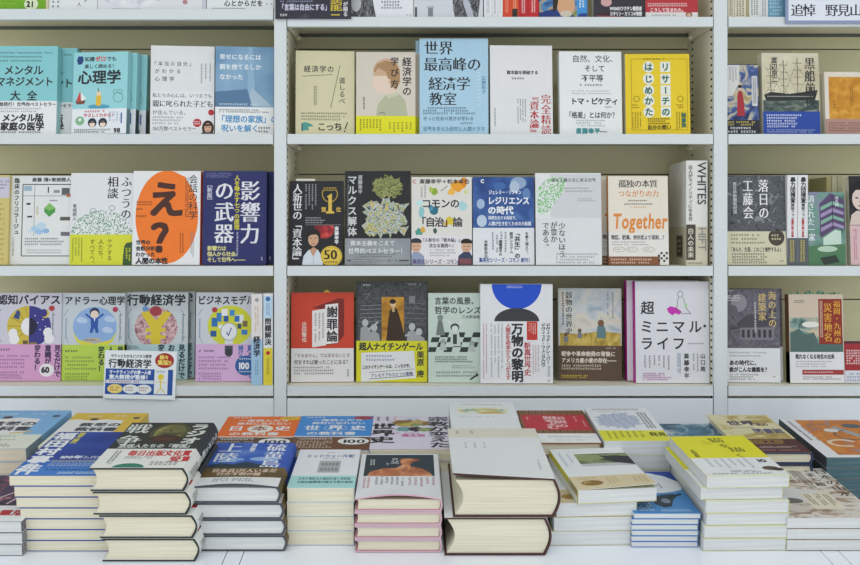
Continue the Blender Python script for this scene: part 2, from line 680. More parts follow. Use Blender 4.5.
for i, (x0, x1) in enumerate(BAYS):
    tops = [(0.456, 0.4345) if i == 0 else (0.4397, 0.420), (0.2004, 0.180), (-0.0695, -0.0895), (-0.314, -0.335)]
    for zt, zb in tops:
        board(x0, x1, E + zt, E + zb)
    b = MB()
    zs = [E - 0.42, E - 0.151, E + 0.129, E + 0.409, E + 0.78]
    for za, zb in zip(zs, zs[1:]):
        b.box(x0 + 0.0006, x1 - 0.0006, RB, RB + 0.004, za + 0.0014, zb - 0.0014, PANEL)
    b.box(x0, x1, RB + 0.006, RB + 0.008, E - 0.42, E + 0.78, '#5a5a4c')
    cz(b.build('back_panel'))
    b = MB()
    b.box(x0 + 0.001, x1 - 0.001, F + 0.001, F + 0.016, E - 0.4225, E - 0.3405, PLINTH)
    bevel(cz(b.build('plinth_panel')), 0.002)

# ------------------------------------------------------------------ display table in front of it
tab = empty('display_table', 'white laminate table sloping gently down from the shelving, covered with stacked books', 'table')
def deck_m(p):
    q = deck_pt(p[0] * 1000, p[1] * 1000, p[2] * 1000)
    return (q[0] / 1000, q[1] / 1000, E + q[2] / 1000)
seams = [-1.3, -0.2775, -0.2525, 0.605, 0.632, 1.5]
for x0, x1 in zip(seams, seams[1:]):
    b = MB()
    b.box(x0 + 0.0007, x1 - 0.0007, -0.10, 0.527, -0.022, 0.0, DECKM)
    b.build('tabletop', tab, None, deck_m)
b = MB()
b.box(-1.3, 1.5, 1.34, 1.36, 0.0, 0.765, DECKM)
b.build('front_panel', tab)

# ================================================================== shelf row 1 (upper face-out row)
def d(c):
    c.bars(-6, 51, 52, 63, 2, '#3d5f66', fill=.3)
    c.th('メンタル', 2, 65, 10.4, INK, .012, sp=.95)
    c.th('マネジメント', -6, 76.5, 10.2, INK, .012, sp=.95)
    c.th('大全', 9, 90.5, 10.5, INK, .012, sp=1.6)
def ob(c):
    c.th('万部発行！世界的ベストセラー', -6, 102.2, 4.4, INK, .02)
    c.bars(-4, 107.5, 50, 113, 2, '#8b93a0')
    c.th('メンタル版', 1.5, 113.5, 8.6, INK, .03, sp=.96)
    c.th('家庭の医学', 0, 122, 8.8, INK, .03)
    c.bars(-6, 131, 54, 133.6, 1, INK, fill=.7)
b1 = shelf_book('R1', 'paperback_book', 'turquoise paperback with black mental health title, at the left edge of the upper shelf', -10, 56, 46, T=24, design=d, cover='#86c9cf', obi=(101, WH, ob), pages=PG_WHITE)
behind(b1, 'copy of the turquoise mental health paperback showing behind its right edge', 31, 2)

def d(c):
    c.poly([(76, 56), (80.5, 56), (81.5, 60), (80, 64), (76, 64.5), (74.5, 60)], '#2a4380')
    c.th('知識', 82.5, 56.5, 5, INK, .015)
    c.th('ゼロ', 93, 56, 5.5, '#c9363e', .03)
    c.th('でも', 104.5, 56.5, 5, INK, .015)
    c.th('楽しく読める！', 82.5, 64, 4.6, INK, .01)
    c.th('心理学', 76, 70, 14.5, INK, .02)
    c.poly([(79, 91), (75, 101), (80, 101)], '#c9463e')
    c.poly([(80, 92), (80, 101), (85, 99)], '#e9ece9')
    c.poly([(74, 101.5), (85, 100.5), (83, 104), (76, 104.5)], '#7c4a38')
    c.ell(98, 107, 11, 2.4, '#4f9dbb')
    c.poly([(95, 97), (97.5, 92), (100.5, 97), (100, 106), (95, 106)], '#e0b93f')
    c.ell(97.5, 94, 2.3, 2.6, '#e9cfa9')
    c.line(96.5, 88, 97.5, 92, .7, INK)
    c.ring(117, 98, 5, 5, .5, '#5c8d80')
    c.ring(114, 92, 2, 2.5, .5, '#5c8d80')
    c.ring(119, 92, 2, 2.5, .5, '#5c8d80')
def ob(c):
    c.bars(84, 110, 112, 113.5, 1, '#c9363e')
    c.th('やさしくわかる！', 83, 113.5, 4, '#c9363e', .02)
    c.ell(79.5, 121, 4.5, 4.5, '#7fb489')
    c.ell(79.5, 120, 1.6, 1.6, WH)
    for x in (92, 102.5):
        c.ell(x, 123, 4.4, 4.6, '#26303f')
        c.ell(x, 124.4, 2.7, 3.0, '#ecd6c2')
        c.poly([(x - 3, 121.8), (x + 3, 121.8), (x + 2.6, 123.2), (x - 2.6, 123.2)], '#26303f')
    c.bars(108, 112, 122, 126, 4, '#9db1c9', vert=True)
    c.bars(74, 129, 112, 133.5, 1, INK, fill=.5)
    c.th('98', 113.5, 127.5, 6.4, INK, .03)
    c.line(121, 113, 121, 124, 1.2, '#3a5a9c')
b2 = shelf_book('R1', 'paperback_book', 'pale turquoise psychology paperback with small boat and island drawings', 71.5, 126, 52, T=17, lean=13, yaw=-7, design=d, cover='#96d2d9', obi=(109, '#e3e8ef', ob), pages=PG_WHITE)
behind(b2, 'copy directly behind the psychology paperback with the boat drawing', 11, 3)
behind(b2, 'rearmost copy behind the psychology paperback with the boat drawing', 24, 4, 2, -4)

def d(c):
    c.th('『本当の自分』', 151, 61.5, 4.8, INK, sp=1.3)
    c.th('がわかる', 154, 69, 4.8, INK, sp=1.5)
    c.th('心理学', 154, 76.5, 5.2, INK, sp=1.4)
    c.bars(199, 63, 212, 84, 3, GR, vert=True, fill=.3)
def ob(c):
    c.th('私たちの心には、いつまでも', 152, 93, 4.9, '#6b6f77', m=True, w=60)
    c.th('親に叱られた子ども', 152, 100, 7.3, INK, .02, m=True, w=61)
    c.th('が住んでいる。', 152, 110, 5, '#6b6f77', sp=1.05)
    c.bars(152, 116, 185, 125, 3, '#8b8f96')
    c.ell(197, 122.5, 4.2, 4.2, '#b5303a')
    c.bars(194, 120.5, 200, 124.5, 2, WH, gaps=False)
    c.ell(211, 112, 3, 3, '#b5303a')
    c.th('150万部ベストセラー', 152, 126, 4.8, '#55606e', sp=.98)
    c.ell(207.8, 127.5, 6, 7.6, '#3b2a24')
    c.ell(207.8, 127.5, 3.6, 4.8, '#d8ae94')
    c.poly([(203.8, 123.6), (211.8, 123.6), (210.6, 125.4), (205, 125.8)], '#3b2a24')
    c.line(205.6, 127, 207, 127, .6, '#33221c'); c.line(208.7, 127, 210.1, 127, .6, '#33221c')
    c.line(206.6, 130.3, 209.2, 130.3, .7, '#a3544c')
    c.poly([(200, 134), (202.5, 131.6), (213, 131.6), (214, 134)], '#4a4f58')
b3 = shelf_book('R1', 'paperback_book', 'white psychology paperback with small round portrait at its lower right', 150, 214, 46, T=18, yaw=6, design=d, cover='#dfe1e4', obi=(91, '#e3e5e9', ob), pages=PG_WHITE)

BLUEROOM = art('hazy_blue_room', [(.3, '#5d86ad'), (.5, '#7ea4c4'), (.7, '#96b6cf')], 9, 'noise', 2, .3)
def d(c):
    c.rect(215, 47, 275, 107, BLUEROOM)
    c.poly([(248, 47), (252, 47), (255, 95), (247, 96)], '#8fb2cd')
    c.poly([(252, 88), (272, 106), (252, 106), (248, 98)], '#a9c0d2')
    c.poly([(215, 92), (247, 89), (252, 106), (215, 107)], '#56799d')
    c.th('幸せになるには', 219, 54, 6, '#e4ecf2', .01)
    c.th('親を捨てるしか', 219, 64, 6, '#e4ecf2', .01)
    c.th('なかった', 219, 74, 6, '#e4ecf2', .01)
    c.bars(219, 103, 268, 106, 1, '#c9d8e4')
def ob(c):
    c.bars(219, 109, 270, 113, 1, INK, fill=.55)
    c.th('「理想の家族」の', 217, 115, 7.8, '#3f8fc4', .015, sp=.98)
    c.th('呪いを解く', 221, 124.3, 7.6, '#3f8fc4', .015)
    c.bars(258, 126, 273, 133, 2, INK)
shelf_book('R1', 'paperback_book', 'hazy blue paperback with white title, white lower band, against the left upright', 215, 273.6, 46.8, T=17, yaw=6, design=d, cover='#7ea4c4', obi=(107, WH, ob), pages=PG_WHITE)

def d(c):
    c.th('経済学の', 303.5, 65.5, 7.2, INK, .005, sp=1.08)
    c.line(302, 76.5, 332, 74.5, .5, INK)
    c.line(340, 65, 330.5, 108, .5, INK)
    c.tv('道しるべ', 342, 77, 6.7, INK, sp=1.02)
    c.bars(313.5, 86, 317, 106, 1, '#55564a', vert=True, fill=.8, gaps=False)
    c.bars(301, 112, 350, 121, 3, '#6c6c5c')
    c.poly([(302, 123), (306, 122), (312, 124.5), (313.5, 126), (308, 127), (309, 130), (302, 130.5)], '#4e9a94')
    c.line(302, 123, 302, 131, 1.2, '#2d5f60')
    c.th('こっち', 317, 122, 9, INK, .012, sp=.92)
    c.bars(339, 124, 343, 131, 2, INK)
    c.line(347.5, 122, 345, 129, 1.1, INK); c.ell(344.5, 131, .8, .8, INK)
shelf_book('R1', 'paperback_book', 'plain beige economics paperback with a small teal pointing hand', 295.5, 354.5, 51, T=19, yaw=4, design=d, cover='#d2cdaa')

def d(c):
    c.ell(386.5, 71, 13.5, 12.5, '#c9a98e')
    c.poly([(374, 76), (371.5, 84), (374, 86), (374.5, 91), (378, 93), (385, 92), (386, 99), (398, 96), (398, 76)], '#e2cdbb')
    c.poly([(374, 70), (377, 64), (386, 60.5), (396, 63.5), (400, 72), (400, 82), (396, 90), (391, 86), (388, 79), (386, 72), (378, 68), (374.5, 73)], '#a9855e')
    c.ell(389, 81, 1.6, 2.4, '#dcc0ab')
    c.poly([(376, 116), (378, 104), (386, 95), (398, 93), (405, 100), (408, 116)], '#b4b79b')
    c.poly([(386, 95), (398, 92), (399, 95), (388, 98.5)], '#c7c9b0')
    c.tv('経済学の', 407, 57, 9.6, INK, .01, sp=1.02)
    c.tv('学び方', 394.5, 57, 8.8, INK, .01, sp=1.28)
    c.bars(362.5, 97, 365.5, 111, 1, INK, vert=True, fill=.8, gaps=False)
    c.ring(382, 114.5, 3, 2.2, .5, INK, 0, 180)
def ob(c):
    c.bars(359, 119, 382, 132, 5, '#6b6a1e', vert=True)
    c.bars(388, 122, 413, 132, 6, '#7d7c25', vert=True, fill=.35)
b = shelf_book('R1', 'paperback_book', 'taupe economics paperback with a brown-haired child in profile, yellow lower band', 356, 415.5, 52, T=15, yaw=1, design=d, cover='#d3cbbf', obi=(116, '#e0dc22', ob))
behind(b, 'copy peeking out behind the child-in-profile economics paperback', 8, 3)

def d(c):
    c.th('世界', 424, 40.5, 14.8, INK, .012, m=True)
    c.th('最高峰の', 423.5, 57, 14.8, INK, .012, m=True, sp=.98)
    c.th('経済学', 428.5, 76.5, 14.4, INK, .012, m=True, sp=.97)
    c.th('教室', 429, 92, 14, INK, .012, m=True)
    c.tv('広野彩子', 484, 76, 4.6, '#4d7ea8')
    c.bars(423, 107, 480, 115, 2, '#47637d', fill=.5)
    c.th('きっと社会の見方が変わる', 423, 116.5, 4.3, '#35506b', w=51)
    c.bars(460, 122, 480, 125, 1, '#47637d')
    c.th('世界を変えた研究と人間ドラマ', 423, 126.5, 4.8, '#3f7199', w=62)
    for i in range(11):
        c.line(477, 69 + i * 3.6, 481, 68.5 + i * 3.6, .4, '#dfeaf2')
b = shelf_book('R1', 'paperback_book', 'tall light blue economics paperback with large black title, tallest on the upper shelf', 419.5, 488.5, 38.5, T=24, design=d, cover='#a9cce2', spine_col='#9cc3dc')
behind(b, 'copy showing at the left behind the tall light blue economics paperback', -8, 2)

def d(c):
    c.th('資本論を読破する', 507, 70.5, 4.1, INK, .02, sp=.97)
    c.bars(512, 77, 533, 80.5, 1, INK)
def ob(c):
    c.tv('完全精読', 546.3, 94, 10.2, '#b2303c', .02, m=True)
    c.tv('『資本論』', 534.5, 92, 9.6, '#b2303c', .03, m=True, sp=.93)
    c.bars(517, 99, 527, 124, 4, '#565a63', vert=True, fill=.35)
    c.bars(494, 108, 496.5, 130, 1, '#565a63', vert=True)
shelf_book('R1', 'paperback_book', 'white economics paperback with dark red vertical lettering at its lower right', 490.5, 553, 45.5, T=21, yaw=2, design=d, cover='#dfe0e3', obi=(91, '#dddfe2', ob), pages=PG_WHITE)

def d(c):
    c.th('自然、文化、', 573, 55, 7.6, INK, sp=1.0)
    c.th('そして', 585, 65, 7.0, INK, .006)
    c.th('不平等', 582, 74.5, 7.4, INK, .006)
    c.bars(580, 83.5, 606, 87, 1, '#666b72')
    c.bars(572, 90, 612, 95, 2, '#8d939a', fill=.3)
    c.th('トマ・ピケティ', 570.5, 97.5, 7.4, INK, .022, sp=.93)
    c.bars(605, 106, 612, 108.5, 1, '#666b72')
    c.th('「格差」とは何か？', 566, 111.5, 7.0, INK, .01, w=52)
    c.bars(576, 119.5, 612, 127, 3, '#9aa1a8')
    c.th('斎藤幸平', 576, 128, 5.6, '#3f8e98', .05, sp=1.1)
    c.bars(600, 130.5, 610, 133, 1, INK)
shelf_book('R1', 'paperback_book', 'pale white paperback with black centred title and teal name, beside the yellow book', 560, 622.5, 51.5, T=18, yaw=2, design=d, cover='#e4e8e9', pages=PG_WHITE)

def d(c):
    Y = (67, 79, 90.5, 101, 112)
    for t, x in (('リサーチの', 666.3), ('はじめかた', 649.3)):
        for ch, y in zip(t, Y):
            if x > 660:
                c.rect(x - 5, y - 5, x + 5, y + 5, '#e6e8df')
            else:
                c.ell(x, y, 5.6, 5.6, '#e6e8df')
        for ch, y in zip(t, Y):
            if ch == 'ー':
                c.tv('ー', x, y - 4, 8, '#2c6b5d', .03)
            else:
                c.th(ch, x - 4.3, y - 4.3, 8.6, '#2c6b5d', .025)
    c.frame(632, 59, 688, 130, .5, '#b39a22')
    c.bars(644, 58, 672, 60.5, 1, '#7d6a18')
    for x in (637, 681):
        c.ring(x, 99, 3, 3, .5, '#5d5a20')
        c.bars(x - 4.5, 104, x + 4.5, 109, 2, '#7d6a18')
        c.bars(x - 5, 112, x + 5, 130, 4, '#6d5c14', vert=True, fill=.35)
    c.bars(648, 118, 672, 125, 2, '#4b3f16', fill=.6)
    c.th('自分の問い', 647.5, 125, 4.8, '#33300f', .02)
    c.tv('読書猿', 684, 113, 5, '#2c6b5d', .02)
shelf_book('R1', 'paperback_book', 'bright yellow research guide paperback with white letter tiles', 626, 690.5, 54, T=20, yaw=-1, design=d, cover='#e6c928', spine_col='#c9a91c')

NIGHT = art('painted_night_street', [(.32, '#25305c'), (.45, '#47619a'), (.55, '#c6bfa2'), (.68, '#a58c5c'), (.8, '#e0dccb')], 34, 'noise', 3, 1.2)
def d(c):
    c.rect(727, 65, 760, 120, NIGHT)
    c.poly([(727, 65), (741, 65), (740, 84), (733, 96), (727, 96)], '#d5d6d6')
    c.bars(730, 67, 739, 84, 2, '#8d9197', vert=True)
    c.poly([(738.5, 93), (741, 90), (743.5, 93), (745, 104), (745.5, 116), (737.5, 116), (738, 104)], '#a5303c')
    c.ell(741, 88, 1.8, 2.4, '#e0c7b0'); c.ell(741, 86.6, 2, 1.6, '#1d1c20')
    c.rect(753, 76, 758.5, 106, '#c8cdd2')
    c.bars(754, 78, 757.5, 104, 1, INK, vert=True, fill=.8, gaps=False)
def ob(c):
    c.bars(728, 121, 759, 126, 1, '#c9b65c', fill=.55)
    c.bars(728, 126.5, 759, 133.5, 2, '#dfe1e3')
shelf_book('R1', 'paperback_book', 'small painted-cover paperback with a red-robed figure, just right of the right upright', 727.8, 759.6, 64, T=16, yaw=2, design=d, cover='#3a4258', obi=(120, '#272b38', ob))

SEPIA = art('sepia_sky', [(.3, '#bfb79a'), (.5, '#cfc8ae'), (.7, '#dcd6c2')], 14, 'noise', 3, .4)
SEA = art('dark_harbour', [(.3, '#2c3a3e'), (.5, '#50605c'), (.7, '#8d9484')], 40, 'noise', 3, .6, (1, 1, 3))
def d(c):
    c.rect(764, 56, 820, 111.5, SEPIA)
    c.rect(764, 100, 820, 111.5, SEA)
    for x, t in ((772, 64), (785, 60), (799, 58), (812, 68)):
        c.line(x, t, x, 99, .7, '#47453c')
        for k in range(4):
            yy = t + 5 + k * 7
            c.line(x - 4.5 + k * .2, yy, x + 4.5, yy + .4, .5, '#5a574b')
    for a, b_ in ((766, 785), (785, 799), (799, 817), (772, 790)):
        c.line(a, 95, b_, 61, .3, '#6a675a'); c.line(b_, 95, a, 66, .3, '#6a675a')
    c.poly([(765, 95), (772, 92), (790, 94), (812, 91), (819, 90), (816, 100), (767, 101)], '#2b302f')
    c.rect(768, 96, 814, 97, '#8d9188')
    c.tv('黒船前夜', 811.5, 57, 12.4, INK, .02, m=True, sp=1.02, xs=.9)
    c.tv('渡辺京二', 776, 57, 6.6, INK, .012, sp=.98)
def ob(c):
    c.bars(767, 114, 806, 128, 3, '#d3dbea', fill=.45)
    c.bars(767, 129, 818, 133, 1, '#a9b8d8')
shelf_book('R1', 'paperback_book', 'sepia sailing ship paperback with bright blue lower band', 763.5, 820.5, 53, T=22, yaw=2, design=d, cover='#d3cdb8', obi=(111.5, '#2748a0', ob))
GOLD = art('mottled_gold', [(.3, '#b5761f'), (.5, '#c98c2c'), (.7, '#d9a444')], 60, 'noise', 3, .5)
def d(c):
    c.rect(830, 77, 884, 119, GOLD)
    c.bars(851, 87, 855, 106, 1, '#7a5a1c', vert=True, fill=.8, gaps=False); c.bars(834, 101, 837, 110, 1, '#7a5a1c', vert=True, fill=.8, gaps=False)
def ob(c):
    c.bars(829, 122, 874, 132, 3, '#7a4f48', fill=.5)
shelf_book('R1', 'hardcover_book', 'gold-panelled book with white border and dusty pink lower band', 826, 884, 72, T=20, yaw=2, design=d, cover='#ddd5c8', obi=(119, '#b08b82', ob))

# ================================================================== shelf row 2 (middle row)
def d(c):
    c.rect(-14, 177, 8, 198, '#c6c3d4')
    c.bars(-12, 180, 7, 190, 2, '#77749a')
    c.bars(-12, 202, 6, 262, 6, '#a2924c', fill=.3)
shelf_book('R2', 'paperback_book', 'mustard yellow book cut by the left edge of the photo', -24, 7.5, 175, T=24, design=d, cover='#cdbd78')

def d(c):
    c.th('斎藤 環×東畑開人', 30, 177.5, 4.4, INK, .02, w=39)
    c.tv('臨床のフリコラージュ', 15, 178, 5.4, INK, .02, sp=1.06)
    c.tv('心の支援の現在地', 12.5, 237, 2.4, GR)
    c.frame(21, 184.5, 72, 256, .9, '#3b4046')
    c.line(21, 196, 72, 196, .4, INK); c.line(33, 186, 33, 236, .4, INK)
    for x, y, w, h, k in ((22, 186, 8, 5, '#9db6c9'), (25, 203, 4, 2, INK), (26, 216, 5, 1.6, INK), (46, 187, 1.2, 6, INK), (52, 190, 6, 3, '#8f9296'), (60, 188, 8, 7, '#5d6066'),
                         (65, 194, 4, 3, '#b3654a'), (59, 217, 10, 3.6, '#5c5a55'), (48, 200, 8, 1.2, '#9a8fb0'), (60, 232, 9, 4, '#6f6a78'), (35, 206, 2, 9, '#c9c4b0')):
        c.rect(x, y, x + w, y + h, k)
    c.poly([(48, 203), (54, 208), (54, 212), (48, 217), (43, 212), (43, 208)], '#4d9a4f')
    c.poly([(48, 203), (54, 208), (48, 211), (43, 208)], '#82bd6a')
    for x, y, r, k in ((34, 229, 4, '#a9cbe6'), (40, 226, 5, '#bcd5e8'), (45, 231, 3.5, '#8fb5dc'), (29, 231, 2.5, '#c9dcea'), (38, 232, 4, '#9fc3e4')):
        c.ell(x, y, r, r * .7, k)
    c.bars(24, 237.5, 68, 246, 2, '#5a5e66', fill=.4)
    c.bars(26, 249, 66, 254, 2, '#8b9097', fill=.3)
b = shelf_book('R2', 'paperback_book', 'thick white book with a thin black frame and green hexagon', 9.5, 70, 176, T=26, s=30, yaw=0, design=d, cover='#dfe2e2')

DOME = art('crowd_dots', [(0, '#5f9070'), (.4, '#5f9070'), (.42, '#dfe3e4')], 300, 'dots', const=True)
def d(c):
    c.tv('相談', 111.5, 176, 11.6, INK, .0, m=True, sp=1.0)
    c.tv('ふつうの', 125, 176, 11.2, INK, .0, m=True, sp=.97)
    c.ell(101, 234.5, 31, 24, DOME, 0, 180)
    for x, y in ((92, 211), (111, 208)):
        c.ring(x, y, 3.2, 2.6, .6, '#7d9488'); c.line(x, y + 2, x - 3, y + 7, .6, '#7d9488')
    c.tv('東畑開人', 73.5, 204, 4.2, INK)
def ob(c):
    c.tv('ケアする', 109.3, 238.5, 5.6, '#41501f', sp=1.0)
    c.tv('人たち、', 100.6, 239, 5.6, '#41501f', sp=1.0)
    c.tv('すべてへ。', 92, 239, 5.4, '#41501f', sp=.98)
    c.bars(71, 238, 83, 264, 4, '#6f7433', vert=True, fill=.35)
    c.poly([(124, 246), (126, 243), (132, 242), (132, 266), (122.5, 266), (123, 254)], '#3c5a33')
    c.bars(125, 248, 131, 262, 2, '#d4d83a', vert=True)
shelf_book('R2', 'paperback_book', 'white paperback with a dotted green dome and lime lower band', 69.3, 132, 173, T=17, s=22, design=d, cover='#dfe1e6', obi=(234.5, '#d3d63c', ob), pages=PG_WHITE)

def d(c):
    c.ell(166, 217, 31.5, 46.5, '#ee7b2b', n=44)
    c.poly([(176, 173.5), (184.5, 177), (187, 186), (178, 182)], '#ee7b2b')
    c.tv('会話の科学', 192.2, 174.5, 9.2, INK, .004, sp=.98)
    c.bars(184, 178, 188, 220, 1, INK, vert=True, fill=.5)
    c.th('え', 146, 180, 38, '#4a2a22', .026, xs=1.0)
    c.th('？', 150, 219, 37, '#4a2a22', .026, xs=1.0)
    c.bars(135, 201, 153, 206, 1, '#5a3b1c'); c.bars(135, 208, 142, 211, 1, '#5a3b1c'); c.bars(135, 215, 148, 218, 1, '#5a3b1c')
    c.bars(179, 233, 184, 256, 1, '#7a3a16', vert=True); c.bars(190, 232, 194, 258, 1, GR, vert=True)
    for t, y in (('世界の', 240), ('会話分析で', 246), ('わかった', 252)):
        c.th(t, 135.5, y, 4.9, INK, .03)
    c.th('人間の本性', 135.5, 257.5, 6.6, INK, .035, sp=.98)
b = shelf_book('R2', 'paperback_book', 'white paperback with a big orange egg shape and large brown question mark', 131.8, 199.5, 171, T=22, s=16, design=d, cover='#e3e5e8', spine_col='#d8582b', pages=PG_WHITE)
behind(b, 'orange-edged copy behind the question mark paperback', 5, 1)

def d(c):
    c.tv('影響力', 249.5, 180, 21.5, '#dfe0e8', .024, m=True, sp=1.0, xs=.95)
    c.tv('の武器', 223.5, 180, 21, '#dfe0e8', .024, m=True, sp=1.02, xs=.95)
    c.tv('人を動かす七つの原理', 236.3, 175, 5.6, '#cfc444', .02, sp=.98)
    c.tv('［新版］', 208.8, 182, 5.4, '#c9cbdc', .012, sp=.98)
    c.bars(205, 172.5, 232, 178, 3, '#8c90b8', fill=.35)
    c.bars(235.5, 232, 239, 256, 1, '#a9abc8', vert=True)
    for t, y in (('影響力は', 245.8), ('個人から社会、', 251.5), ('そして世界へ――', 257.2)):
        c.th(t, 207, y, 5.0, '#d3cf8c', .02, sp=.95)
    c.bars(260.5, 257, 263, 262, 1, '#c9cbdc', vert=True)
b = shelf_book('R2', 'hardcover_book', 'navy blue hardcover with large white and yellow vertical lettering', 202, 266, 171, T=26, s=18, yaw=0, design=d, cover='#282e66', spine_col='#232952')
behind(b, 'navy copy behind the hardcover with white and yellow vertical lettering', 13, 1)

def d(c):
    c.tv('人新世の「資本論」', 297, 183.5, 10, '#e2e3e6', .016, sp=.9, m=True)
    c.bars(304, 184, 317, 212, 4, '#9ca0a8', vert=True, fill=.35)
    c.ring(329.5, 194, 8, 8.5, .9, '#b99a45', 150, 390)
    c.bars(323, 187, 336, 191.5, 2, '#cfae52', gaps=False)
    c.poly([(326.5, 196.5), (329.5, 194.5), (331.6, 193.6), (331.6, 211), (334, 212), (334, 213.6), (325.6, 213.6), (325.6, 212), (328, 211), (328, 198)], '#d6b652')
    c.th('第', 320.8, 207, 5.2, '#cfae52', .02); c.th('位', 335.6, 207, 5.2, '#cfae52', .02)
    c.bars(305, 217, 326, 224, 3, '#b3b6bd', fill=.35)
    c.line(305, 225, 341, 225, .4, '#8f9399')
def ob(c):
    c.tv('人新世の「資本論」', 297, 183.5, 10, '#e2e3e6', .016, sp=.9, m=True)
    RG = art('red_glow', [(.35, '#6a1a22'), (.55, '#b02a30'), (.72, '#d66055')], 60, 'noise', 2, .3)
    c.ell(324, 229.6, 10, 9, RG)
    c.ell(313.5, 236.5, 7, 7.5, '#1b191b')
    c.ell(313.2, 239.6, 5.2, 6.8, '#c9a083')
    c.poly([(307.6, 237), (308.6, 232.8), (314, 231), (318.6, 233), (319, 237), (316, 234.6), (311, 235)], '#1b191b')
    for x in (310.8, 315.6):
        c.line(x - 1.3, 238.2, x + 1.3, 238.2, .6, '#1b191b')
    c.line(313.2, 239, 313, 241.6, .5, '#a57a60'); c.line(311.3, 244, 315.2, 244, .6, '#8f4d45')
    c.poly([(302, 265.5), (303.5, 256), (308, 250.5), (313, 248), (318, 250), (322, 257), (323, 265.5)], '#cdd6e0')
    c.poly([(309.6, 250), (313.2, 257), (317, 249.6), (313.5, 247)], '#c09478')
    c.line(313.2, 256.8, 313.2, 265.5, .4, '#98a3b0')
    c.ell(331.3, 256.2, 10.8, 10.2, '#d8bd4a', n=36); c.ring(331.3, 256.2, 10, 9.4, .5, '#a78a2c')
    c.th('50', 323.6, 247.5, 13.5, '#33281a', .03, m=True)
    c.bars(325, 260.5, 338, 264, 1, '#4a3b1e', gaps=False)
    c.tv('斎藤幸平', 336.5, 226.5, 4.5, '#e2e3e6', .02)
ob_c1 = ob
b = shelf_book('R2', 'paperback_book', 'black book with gold number one and a young man in a white shirt', 289.2, 343, 181, T=16, s=14, lean=14, yaw=1, design=d, cover='#212228', obi=(225.5, '#1f2026', ob))
m = MB()
m.box(.012, .052, .004, .0046, 0.155, .1795, '#dcd9cf')
m.build('order_slip', b)

GREY = art('pale_grey_wash', [(.3, '#83898f'), (.7, '#9aa0a6')], 20)
MOSS = art('moss_coral_tangle', [(.3, '#23281f'), (.42, '#5a6a3c'), (.52, '#a9aa68'), (.62, '#4d5a36'), (.75, '#8c9458')], 110, 'noise', 4, 2.5)
FLOR = art('crystal_flower_tangle', [(.3, '#2a2f28'), (.4, '#7d8a8c'), (.47, '#dadcde'), (.54, '#5f7a34'), (.6, '#c9c884'), (.68, '#d9a86a'), (.78, '#3d484a')], 75, 'noise', 4, 2.8)
def blob(c, cx, cy, rx, ry, m, seed, n=46, j=.22):
    r = random.Random(seed)
    c.poly([(cx + rx * (1 + r.uniform(-j, j)) * math.cos(2 * math.pi * i / n), cy + ry * (1 + r.uniform(-j, j)) * math.sin(2 * math.pi * i / n)) for i in range(n)][::-1][::-1], m)
def d(c):
    blob(c, 388, 187, 15, 11, MOSS, 3)
    blob(c, 384, 219, 21, 18, FLOR, 5)
    for q in (((362, 206), (372, 200), (370, 214)), ((398, 205), (410, 203), (401, 214)), ((364, 232), (374, 226), (370, 237)), ((396, 228), (409, 226), (404, 236))):
        c.poly(list(q), FLOR)
    c.tv('マルクス解体', 352, 175, 9.6, '#cfd2d4', .012, sp=1.08)
    c.tv('斎藤幸平', 360, 175, 4.8, '#b9bcc0', .012)
    c.bars(347, 176, 349, 236, 1, '#7f8488', vert=True, fill=.5)
def ob(c):
    c.th('資本主義をこえて', 350, 240.5, 5.4, '#d9dde0', .01, w=45)
    c.th('世界的ベストセラー！', 348, 248, 6.2, '#d9dde0', .01, w=58)
    c.bars(359, 253, 396, 258, 2, '#4b5055', fill=.4)
    c.line(347, 260.5, 409, 260.5, 1.6, '#4b5055'); c.bars(351, 259.8, 405, 261.4, 1, '#d9dde0')
b = shelf_book('R2', 'hardcover_book', 'black hardcover with tangled green and crystal flower sculpture, grey lower band', 344.8, 410.5, 171, T=22, s=20, lean=11, design=d, cover='#222427', obi=(238.5, GREY, ob))

def d(c):
    for x, y, rx, ry, k in ((458, 186, 7, 6, '#e8a02c'), (452, 192, 4, 3, '#efb648'), (464, 182, 3, 5, '#d98a2a'), (434.5, 191.5, 3.6, 4, '#8fae3c'), (431, 190, 2, 3, '#a9bf58'),
                            (434.5, 210.5, 4.6, 4.4, '#2f6f86'), (431, 208, 2.6, 3, '#4d93a4'), (421.5, 211.5, 3, 6, '#8fc4cc'), (463, 206, 4, 5, '#a9d3d8'), (420, 203, 4, 3, '#bfe0e2'),
                            (450, 221, 4, 4, '#d8c23a'), (446, 224, 2.4, 2.4, '#e0b04a'), (419, 234, 4, 5, '#4f9a8c'), (423, 230, 2.4, 3, '#d9a84a'), (435, 231, 2, 2.6, '#3b5a4c'), (466, 192, 2, 2, '#c9d88a')):
        blob(c, x, y, rx, ry, k, int(x * 3 + y), 14, .25)
    c.line(441, 191, 448, 186, .7, '#7a6a4a')
    c.th('C', 412.5, 178.8, 5.2, '#c96a8a', .03)
    c.th('斎藤幸平＋松本卓也', 419.5, 179, 4.9, INK, .015, w=50)
    c.bars(420, 185, 427, 200, 2, GR, vert=True, fill=.35)
    c.th('コモンの', 421.5, 198.5, 10, INK, .014, sp=.95)
    c.th('「自治」論', 416, 217, 10.2, INK, .014, sp=.9)
